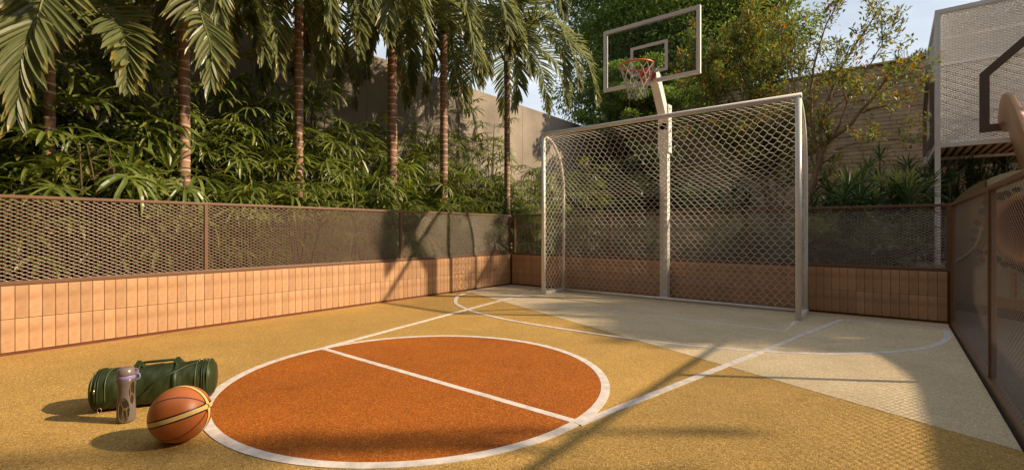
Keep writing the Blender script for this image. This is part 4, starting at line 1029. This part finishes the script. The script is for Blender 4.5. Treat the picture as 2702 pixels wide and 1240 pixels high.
for k, (x, y, z, lab) in enumerate(((-5.95, .05, 1.0, 'broad strap leaved plant nearest the left photo edge'), (-5.95, 1.5, 1.15, 'broad strap leaved plant between the first and second palms'), (-6.1, 2.55, .8, 'low broad strap leaved plant between the second and third palms'),
        (-6.0, 4.05, 1.15, 'broad strap leaved plant between the third and thickest palms'), (-6.0, 7.3, 1.1, 'broad strap leaved plant in the palm corner beside the goal'))):
    root = empty('strap_leaf_plant', (x, y, .455), lab, 'shrub', 'strap leaved plants among the lady palms'); q = random.Random(k + 300)
    cb = MB()
    for j in range(5):
        p = Vector((q.uniform(-.22, .12), q.uniform(-.35, .35), z * (1 - .16 * j))); cb.tube([Vector((0, 0, 0)), p * .6, p], .014, 6)
        o = bpy.data.objects.new('rosette', broad[j % 2]); C.objects.link(o); o.parent = root; o.matrix_local = Matrix.Translation(p) @ Matrix.Rotation(q.uniform(0, 6), 4, 'Z') @ Matrix.Rotation(q.uniform(-.3, .3), 4, 'X') @ Matrix.Scale(q.uniform(.75, 1.0), 4)
    cb.build('stem', m_cane, root, True)
for k, (x, y) in enumerate(((-7.3, 9.6), (-6.3, 9.1), (-5.9, 10.6), (-7.1, 11.6), (-5.6, 7.55))):
    lady_palm(x, y, .40, 2.3 if k < 4 else 1.0, 66, .62, 'dark lady palm seen through the goal net, ' + ['next to the grey wall', 'nearest the left post', 'half way to the stone wall', 'deepest in the corner', 'right behind the fence corner'][k], 900 + k, 1.05, (0, 1, 3, 4, 1))

# ------------------------------------------------------------------ rear planting
ros = [rosette_mesh(1, m_drac), rosette_mesh(2, m_drac, 22, .42, .034), rosette_mesh(3, m_drac_y, 22, .36, .034)]
def dracaena(px, py, Y, n, spread, label, seed, yel=0, hgt=1.0):
    q = random.Random(seed); top = onY(px, py, Y); z0 = .385; root = empty('dracaena', (top.x, Y, z0), label, 'shrub', 'dracaena shrubs in front of the stone wall'); H = top.z - z0
    cb = MB()
    for k in range(n):
        x, y_ = q.uniform(-spread, spread), q.uniform(-.45, .45); z = H * (1 - .9 * (k / n)) + q.uniform(-.06, .06); z = max(.15, z)
        if k == 0: x = y_ = 0
        cb.tube([Vector((x * .3, y_ * .3, 0)), Vector((x * .7, y_ * .7, z * .5)), Vector((x, y_, z))], .012, 5)
        o = bpy.data.objects.new('rosette', ros[2] if k < yel else ros[q.randint(0, 1)]); C.objects.link(o); o.parent = root
        o.matrix_local = Matrix.Translation((x, y_, z)) @ Matrix.Rotation(q.uniform(0, 6), 4, 'Z') @ Matrix.Rotation(q.uniform(-.5, .5), 4, 'X') @ Matrix.Scale(q.uniform(.8, 1.2), 4)
    cb.build('stem', m_cane, root, True)
dr = [(2322, 418, 11.5, 8, .22, 'tall dark dracaena standing above its neighbours against the stone wall', 0),
      (2228, 482, 9.8, 16, .35, 'dracaena with curled yellow tips just right of the leaning tree trunk', 2),
      (2325, 482, 9.2, 12, .28, 'yellow green variegated dracaena catching sun in the middle of the bed', 3),
      (2362, 478, 9.0, 12, .22, 'brightest cream striped sunlit dracaena left of the tower posts', 3),
      (2395, 448, 12.2, 16, .35, 'green dracaena under the left edge of the play tower', 0),
      (2275, 470, 11.0, 16, .4, 'dark dracaena behind the variegated ones', 0),
      (2190, 505, 9.0, 14, .30, 'low dark dracaena at the foot of the leaning tree', 0),
      (2400, 500, 9.3, 12, .20, 'pale leaved low dracaena against the fence near the tower posts', 1),
      (2460, 455, 11.8, 20, .45, 'dracaena seen between the two left tower posts', 0),
      (2530, 445, 12.0, 24, .5, 'dracaena under the tower floor above the fence corner', 0),
      (2590, 440, 12.6, 24, .5, 'dracaena under the middle of the tower floor', 0),
      (2655, 432, 12.9, 24, .5, 'dracaena beside the slide under the tower', 0),
      (2270, 525, 8.4, 16, .32, 'lowest dark dracaena just above the fence rail', 0),
      (1935, 520, 9.6, 12, .3, 'shadowy dracaena behind the goal net right of the hoop pole', 0),
      (1830, 500, 10.6, 14, .4, 'dim broad dracaena behind the net close to the hoop pole', 0)]
for k, (px, py, Y, n, s, lab, ye) in enumerate(dr): dracaena(px, py, Y, n, s, lab, 500 + k, ye)
# fine leaved ferns pressed against the rear fence
def fern_mesh(seed):
    q = random.Random(seed); b = MB(); b.uv = []
    for k in range(26):
        a = q.uniform(0, 6.28); el = R(q.uniform(20, 80)); L = q.uniform(.45, .85); d = Vector((math.cos(a) * math.cos(el), math.sin(a) * math.cos(el), math.sin(el))); p = Vector((q.uniform(-.1, .1), q.uniform(-.1, .1), 0)); n = 13
        for i in range(n):
            p = p + d * (L / n); d = (d + Vector((0, 0, -.11))).normalized(); sd_ = d.cross(Vector((0, 0, 1))).normalized()
            for sg in (-1, 1):
                l_ = .085 * math.sin(math.pi * (i + 1.5) / (n + 2)); q0_ = Vector(p); q1_ = p + (sd_ * sg + d * .5).normalized() * l_; w_ = d * .012
                b.v += [tuple(q0_ - w_), tuple(q0_ + w_), tuple(q1_ + w_ * .2)]; b.uv += [(0, 0), (0, 0), (1, 0)]; m_ = len(b.v) - 3; b.f.append((m_, m_ + 1, m_ + 2)); b.m.append(0)
    return b.mesh('fern', [m_fern])
ferns = [fern_mesh(s) for s in (1, 2, 3)]
fx = [(-4.6, 7.1, 'nearest the palm corner'), (-3.9, 7.4, 'second from the corner'), (-3.2, 7.0, 'third from the corner'), (-2.6, 7.3, 'directly behind the hoop pole'), (-2.0, 7.0, 'first to the right of the hoop pole'), (-1.55, 7.3, 'half way from pole to right post'), (-1.1, 7.0, 'behind the right end of the goal net'), (-.65, 7.2, 'at the right goal post'), (-.25, 7.0, 'just right of the goal, pale and wide')]
for k, (x, y, lab) in enumerate(fx):
    root = empty('fern', (x, y + .42, .385), 'feathery grey green fern behind the rear fence, ' + lab, 'fern', 'ferns behind the rear fence'); q = random.Random(k + 60)
    for j in range(6):
        o = bpy.data.objects.new('frond_tuft', ferns[j % 3]); o['kind'] = 'stuff'; C.objects.link(o); o.parent = root
        o.matrix_local = Matrix.Translation((q.uniform(-.28, .28), q.uniform(-.25, .25), q.uniform(-.02, .32))) @ Matrix.Rotation(q.uniform(0, 6), 4, 'Z') @ Matrix.Scale(q.uniform(.75, 1.1), 4)

# ------------------------------------------------------------------ leafy trees
def quads(name, P, D, N, L, W, mats, midx=None, parent=None, bend=.12):
    """one folded leaf per row: 4 points + centre rib, built as two triangles pairs"""
    n = len(P); D = D / np.linalg.norm(D, axis=1)[:, None]; S = np.cross(D, N); S /= (np.linalg.norm(S, axis=1)[:, None] + 1e-9); NN = np.cross(S, D)
    L = L[:, None]; W = W[:, None]
    V = np.stack([P, P + D * L * .5 + S * W * .5 + NN * W * bend, P + D * L - np.array([0, 0, 1]) * L * .12, P + D * L * .5 - S * W * .5 + NN * W * bend], 1).reshape(-1, 3)
    b0 = (np.arange(n) * 4)[:, None]; F = np.concatenate([b0 + np.array([0, 1, 2]), b0 + np.array([0, 2, 3])], 1).reshape(-1, 3)
    me = bpy.data.meshes.new(name); me.vertices.add(len(V)); me.vertices.foreach_set('co', V.astype(np.float32).ravel())
    me.loops.add(F.size); me.loops.foreach_set('vertex_index', F.astype(np.int32).ravel()); me.polygons.add(len(F))
    me.polygons.foreach_set('loop_start', np.arange(0, F.size, 3, dtype=np.int32)); me.polygons.foreach_set('loop_total', np.full(len(F), 3, dtype=np.int32))
    for m in mats: me.materials.append(m)
    if midx is not None: me.polygons.foreach_set('material_index', np.repeat(midx, 2).astype(np.int32))
    me.update(); me.validate(); return link(name, me, parent)
def rand_unit(n):
    v = npr.normal(size=(n, 3)); return v / np.linalg.norm(v, axis=1)[:, None]
def grow_twigs(limbs, q, rate, lmin, lmax, upb=.35, out=None, tstart=.3, levels=2):
    """limbs: list of (points, r0, r1). returns tubes and leaf anchor points (p, dir)"""
    tubes = []; anchors = []
    cur = limbs
    for lev_ in range(levels):
        nxt = []
        for pts, r0, r1 in cur:
            cv = catmull(pts, 20); ln = sum((cv[i + 1] - cv[i]).length for i in range(20)); n = max(2, int(ln * rate * (1.6 if lev_ else 1)))
            for k in range(n):
                t = tstart + (1 - tstart) * (k + q.random()) / n if lev_ == 0 else .15 + .85 * (k + q.random()) / n
                i = min(int(t * 20), 19); p = cv[i].lerp(cv[i + 1], t * 20 - i); T = (cv[i + 1] - cv[i]).normalized()
                rd = Vector((q.gauss(0, 1), q.gauss(0, 1), q.gauss(0, 1) + upb)).normalized(); d = (T * .75 + rd * .75).normalized()
                L = q.uniform(lmin, lmax) * (1 if lev_ == 0 else .5) * (1.1 - .45 * t)
                p1 = p + d * L * .5 + Vector((0, 0, .03)) * L; p2 = p + d * L + Vector((q.uniform(-.05, .05), q.uniform(-.05, .05), upb * .22 * L + .02))
                rr = max(.0022, (r0 + (r1 - r0) * t) * .42); tubes.append(([p, p1, p2], [rr, rr * .7, rr * .4])); nxt.append(([p, p1, p2], rr, rr * .4))
        cur = nxt
    for pts, r0, r1 in cur + ([] if levels > 1 else []):
        for t in (.45, .75, 1.0):
            p = Vector(pts[0]).lerp(pts[2], t) if t < 1 else Vector(pts[2]); anchors.append((p, (pts[2] - pts[0]).normalized(), t))
    for pts, r0, r1 in limbs: anchors.append((Vector(pts[-1]), (Vector(pts[-1]) - Vector(pts[-2])).normalized(), 1.0))
    return tubes, anchors
def myrtle(label, base, limbs_px, seed, rate, lmin, lmax, per, leafL=.068, density=1.):
    q = random.Random(seed); root = empty('multi_stem_tree', base, label, 'tree'); limbs = []
    tr = MB(); b0 = Vector(base)
    for pts, r0, r1 in limbs_px:
        P = [onY(px, py, Y) for px, py, Y in pts]; limbs.append((P, r0, r1)); cv = catmull(P, 18)
        cv = [p + Vector((q.uniform(-.012, .012), q.uniform(-.012, .012), 0)) if 0 < i < 18 else p for i, p in enumerate(cv)]
        tr.tube([p - b0 for p in cv], [r0 + (r1 - r0) * i / 18 for i in range(19)], 8)
    tr.build('trunk', m_bark2, root, True)
    tubes, anc = grow_twigs(limbs, q, rate, lmin, lmax)
    tw = MB()
    for pts, rs in tubes: tw.tube([p - b0 for p in pts], rs, 4, False)
    tw.build('twigs', m_bark, root, True)['kind'] = 'stuff'
    n = len(anc); A = np.array([tuple(a[0] - b0) for a in anc]); D = np.array([tuple(a[1]) for a in anc]); tipf = np.array([a[2] for a in anc])
    rep = per; P = np.repeat(A, rep, 0); DD = np.repeat(D, rep, 0); tf = np.repeat(tipf, rep)
    P = P + npr.normal(scale=.045, size=P.shape) - DD * npr.rand(len(P))[:, None] * .10; DL = DD * .8 + rand_unit(len(P)) * .85 + np.array([0, 0, .15]); N = rand_unit(len(P)) * .6 + np.array([0, 0, 1.0])
    L = leafL * npr.uniform(.7, 1.25, len(P)); W = L * npr.uniform(.28, .38, len(P)); mi = ((tf > .7) & (npr.rand(len(P)) < .17)).astype(int)
    crown_ = quads('crown', P, DL, N, L, W, [m_myr, m_myr_o], mi, root); crown_['kind'] = 'stuff' if False else 'thing'
    del crown_['kind']
    return root
A_ = onY(2130, 560, 9.0)
myrtle('small leaning tree with bare forked trunk and orange tipped leaves before the stone wall', (A_.x, 9.0, .385), [
    ([(2118, 650, 9.0), (2133, 540, 9.0), (2152, 460, 9.0), (2172, 400, 9.0), (2195, 365, 9.0)], .060, .040),
    ([(2195, 365, 9.0), (2240, 332, 8.95), (2275, 290, 8.9), (2310, 250, 8.85), (2345, 200, 8.8), (2405, 160, 8.8)], .034, .007),
    ([(2172, 400, 9.0), (2168, 330, 9.05), (2190, 250, 9.1), (2215, 190, 9.1), (2245, 140, 9.1), (2290, 70, 9.1), (2325, 20, 9.1)], .034, .006),
    ([(2205, 395, 9.0), (2260, 378, 8.8), (2330, 366, 8.7), (2385, 372, 8.65)], .014, .004),
    ([(2285, 290, 8.9), (2330, 282, 8.8), (2375, 266, 8.7), (2400, 262, 8.7)], .014, .004),
    ([(2160, 430, 9.0), (2146, 350, 9.0), (2140, 260, 9.05), (2150, 160, 9.1), (2180, 70, 9.1), (2205, 20, 9.1)], .028, .006),
    ([(2160, 330, 9.0), (2205, 285, 9.2), (2260, 225, 9.3), (2320, 130, 9.3), (2330, 90, 9.3)], .018, .005),
    ([(2146, 350, 9.0), (2115, 290, 8.9), (2090, 200, 8.8), (2060, 120, 8.8), (2050, 60, 8.8)], .020, .005),
    ([(2175, 395, 9.0), (2215, 330, 8.8), (2232, 270, 8.7), (2222, 215, 8.6), (2250, 180, 8.6)], .018, .005)], 3, 5.3, .32, .66, 7, .084)
B_ = onY(2040, 560, 9.5)
myrtle('many stemmed tree with pale fanned trunks and orange tipped leaves seen through the goal net', (B_.x, 9.5, .385), [
    ([(2030, 640, 9.5), (2025, 540, 9.5), (1998, 460, 9.45), (1965, 400, 9.4), (1930, 340, 9.35), (1880, 250, 9.3)], .032, .007),
    ([(2036, 640, 9.5), (2034, 540, 9.5), (2020, 450, 9.5), (2000, 350, 9.5), (1975, 240, 9.5), (1950, 130, 9.5)], .030, .006),
    ([(2046, 640, 9.5), (2050, 540, 9.5), (2052, 440, 9.55), (2045, 330, 9.6), (2030, 200, 9.6), (2040, 80, 9.6)], .030, .006),
    ([(2055, 640, 9.5), (2068, 540, 9.5), (2080, 460, 9.6), (2100, 380, 9.7), (2110, 280, 9.7)], .022, .006),
    ([(2040, 640, 9.5), (2020, 530, 9.5), (1985, 420, 9.3), (1940, 380, 9.2), (1880, 350, 9.1), (1820, 320, 9.1)], .022, .005),
    ([(2000, 350, 9.5), (1940, 270, 9.4), (1880, 190, 9.3), (1840, 120, 9.3)], .014, .005),
    ([(1940, 380, 9.2), (1900, 300, 9.1), (1850, 240, 9.0), (1800, 200, 9.0)], .013, .004),
    ([(2030, 200, 9.6), (1990, 130, 9.6), (1960, 60, 9.6)], .010, .004),
    ([(2045, 330, 9.6), (2080, 240, 9.6), (2100, 150, 9.6)], .012, .004)], 5, 8.0, .34, .70, 7, .086)
def big_tree(label, base, crown_c, rad, nleaf, seed, nclump=90, leaf=.15, mat=m_tree, tr=.28, flat=.33):
    q = random.Random(seed); st = np.random.RandomState(seed); root = empty('leafy_tree', base, label, 'tree'); b0 = Vector(base); cc = Vector(crown_c) - b0; R3 = Vector(rad)
    t = MB(); t.tube(catmull([Vector((0, 0, 0)), Vector((.1, .05, cc.z * .35)), Vector((cc.x * .5, cc.y * .5, cc.z * .75)), cc], 12), [tr * (1 - .6 * i / 12) for i in range(13)], 9)
    cl = []
    for k in range(nclump):
        v = Vector((q.gauss(0, 1), q.gauss(0, 1), q.gauss(0, 1))).normalized() * (q.random() ** .38); c = cc + Vector((v.x * R3.x, v.y * R3.y, v.z * R3.z)); cl.append((c, q.uniform(.16, .34) * min(R3.x, R3.z)))
        if k % 2 == 0:
            f = cc * q.uniform(.6, .95); mid = f.lerp(c, .5) + Vector((0, 0, .2)); t.tube([f, mid, c], [tr * .28, tr * .15, tr * .04], 5, False)
    t.build('trunk', m_bark, root, True)
    w = np.array([r_ ** 2 for _, r_ in cl]); w /= w.sum(); ids = st.choice(len(cl), nleaf, p=w); Cc = np.array([tuple(c) for c, _ in cl])[ids]; rr = np.array([r_ for _, r_ in cl])[ids]
    v = st.normal(size=(nleaf, 3)); v /= np.linalg.norm(v, axis=1)[:, None]; rad_ = st.rand(nleaf) ** .45
    P = Cc + v * (rr * rad_)[:, None] * np.array([1.25, 1.25, flat * 2])
    D = v * .7 + st.normal(size=(nleaf, 3)) * .5 + np.array([0, 0, -.1]); N = np.array([0, 0, 1.0]) + st.normal(size=(nleaf, 3)) * .45
    L = leaf * st.uniform(.6, 1.3, nleaf); quads('crown', P, D, N, L, L * .42, [mat], None, root); return root
big_tree('large dense green tree filling the view behind the basketball hoop', (-7.6, 18.8, 0), (-7.3, 18.6, 8.9), (4.6, 3.6, 4.1), 105000, 21, 150, .16)
big_tree('lower dark green tree over the end of the grey wall left of the hoop', (-6.9, 13.6, .385), (-6.3, 14.3, 5.1), (2.3, 1.7, 1.05), 26000, 22, 60, .12, tr=.10)
big_tree('green tree rising behind the orange tipped trees right of the hoop', (-5.0, 19.8, 0), (-5.0, 19.6, 8.6), (2.6, 2.3, 2.3), 34000, 23, 60, .15)
big_tree('tree beyond the stone wall seen through the top mesh of the play tower', (4.6, 20, 0), (4.6, 19.5, 6.6), (3.4, 2.5, 2.4), 30000, 24, 60, .15)
big_tree('dark bushy shrub added to shade the back corner left of the hoop pole', (-6.4, 13.9, .385), (-6.3, 13.8, 2.2), (1.5, 1.5, 1.7), 26000, 25, 60, .11, m_dark_leaf, .06)  # put in to shade the wall and darken the view behind the net
for k, (px, s_, lab) in enumerate(((2400, 1.0, 'small bush peeping over the top of the stone wall'), (2446, .5, 'tiny sprig over the stone wall beside the tower edge'))):
    p = onY(px, 150, 16.7); root = empty('bush', (p.x, 16.7, 4.6), lab, 'bush'); q = random.Random(k + 5); cb = MB().tube([Vector((0, 0, -4.3)), Vector((0, 0, .5))], .03, 6); cb.build('stem', m_bark, root)
    for j in range(int(9 * s_) + 2):
        o = bpy.data.objects.new('rosette', ros[j % 2]); C.objects.link(o); o.parent = root
        o.matrix_local = Matrix.Translation((q.uniform(-.42, .42) * s_, q.uniform(-.2, .2), q.uniform(.55, .98))) @ Matrix.Rotation(q.uniform(0, 6), 4, 'Z') @ Matrix.Scale(.75, 4)
# trees of the play yard that stand outside the picture and shade the court
big_tree('yard tree beyond the right edge that shades the corner of the court', (4.6, 9.6, 0), (4.2, 9.3, 4.5), (1.6, 1.4, 1.35), 7500, 31, 34, .16, tr=.12)

# ------------------------------------------------------------------ outside the picture: buildings added to cut sky light, yard palm
m_bld = M('sky_blocker_render', (.09, .082, .076), .85, .2, var=.1, vscale=1)
m_win = M('dark_window_glass', (.02, .022, .025), .1, .6)
wm = MB().box(-.8, .8, .0, .03, 0, 1.5).mesh('window', m_win); sm_ = MB().box(-.9, .9, .0, .12, -.1, 0).mesh('sill', m_bld)
def block(label, loc, rz, w, d, h):  # added building mass that blocks sky fill over the court
    """front face on local y=0 looking along +y, centred on x"""
    b = empty('sky_blocker_building', loc, label, 'building', None, rz)
    MB().box(-w / 2, w / 2, -d, 0, -.05, h).build('wall', m_bld, b); MB().box(-w / 2 - .3, w / 2 + .3, -d - .3, .3, h, h + .4).build('roof_slab', m_bld, b)
    for i in range(int(w / 3.1)):
        for j in range(int(h / 2.8)):
            w0 = link('window', wm, b, (-w / 2 + 1.6 + i * 3.1, .002, .9 + j * 2.8)); link('sill', sm_, w0, (0, 0, 0))
block('unseen building added behind the viewer to cut sky light', (-1, -7.5, 0), 0, 30, 7, 11.5)
block('unseen tall side wing added beyond the right edge to darken the court corner', (4.4, -2.9, 0), R(90), 13, 6, 24)
block('building added far behind the palms on the left to cut sky light', (-17, -2, 0), R(-90), 20, 6, 20)
def copy_tree(o, parent=None):
    c = o.copy(); C.objects.link(c); c.parent = parent
    for ch in list(o.children): copy_tree(ch, c)
    return c
py_ = copy_tree(palms[2]); py_.location = (4.7, 3.7, 0); py_.rotation_euler.z = 2.2; py_.scale = (1, 1, 1.08)
py_['label'] = 'ringed palm of the play yard outside the right edge that shades the orange circle'; py_['group'] = 'yard palms'

big_tree('unseen round bush added beyond the right edge to block sun on the court', (3.4, 8.1, 0), (3.35, 8.05, 2.9), (.95, .9, .95), 4000, 33, 24, .13, tr=.07)  # leaf clump added out of view to stop a sun streak near the goal
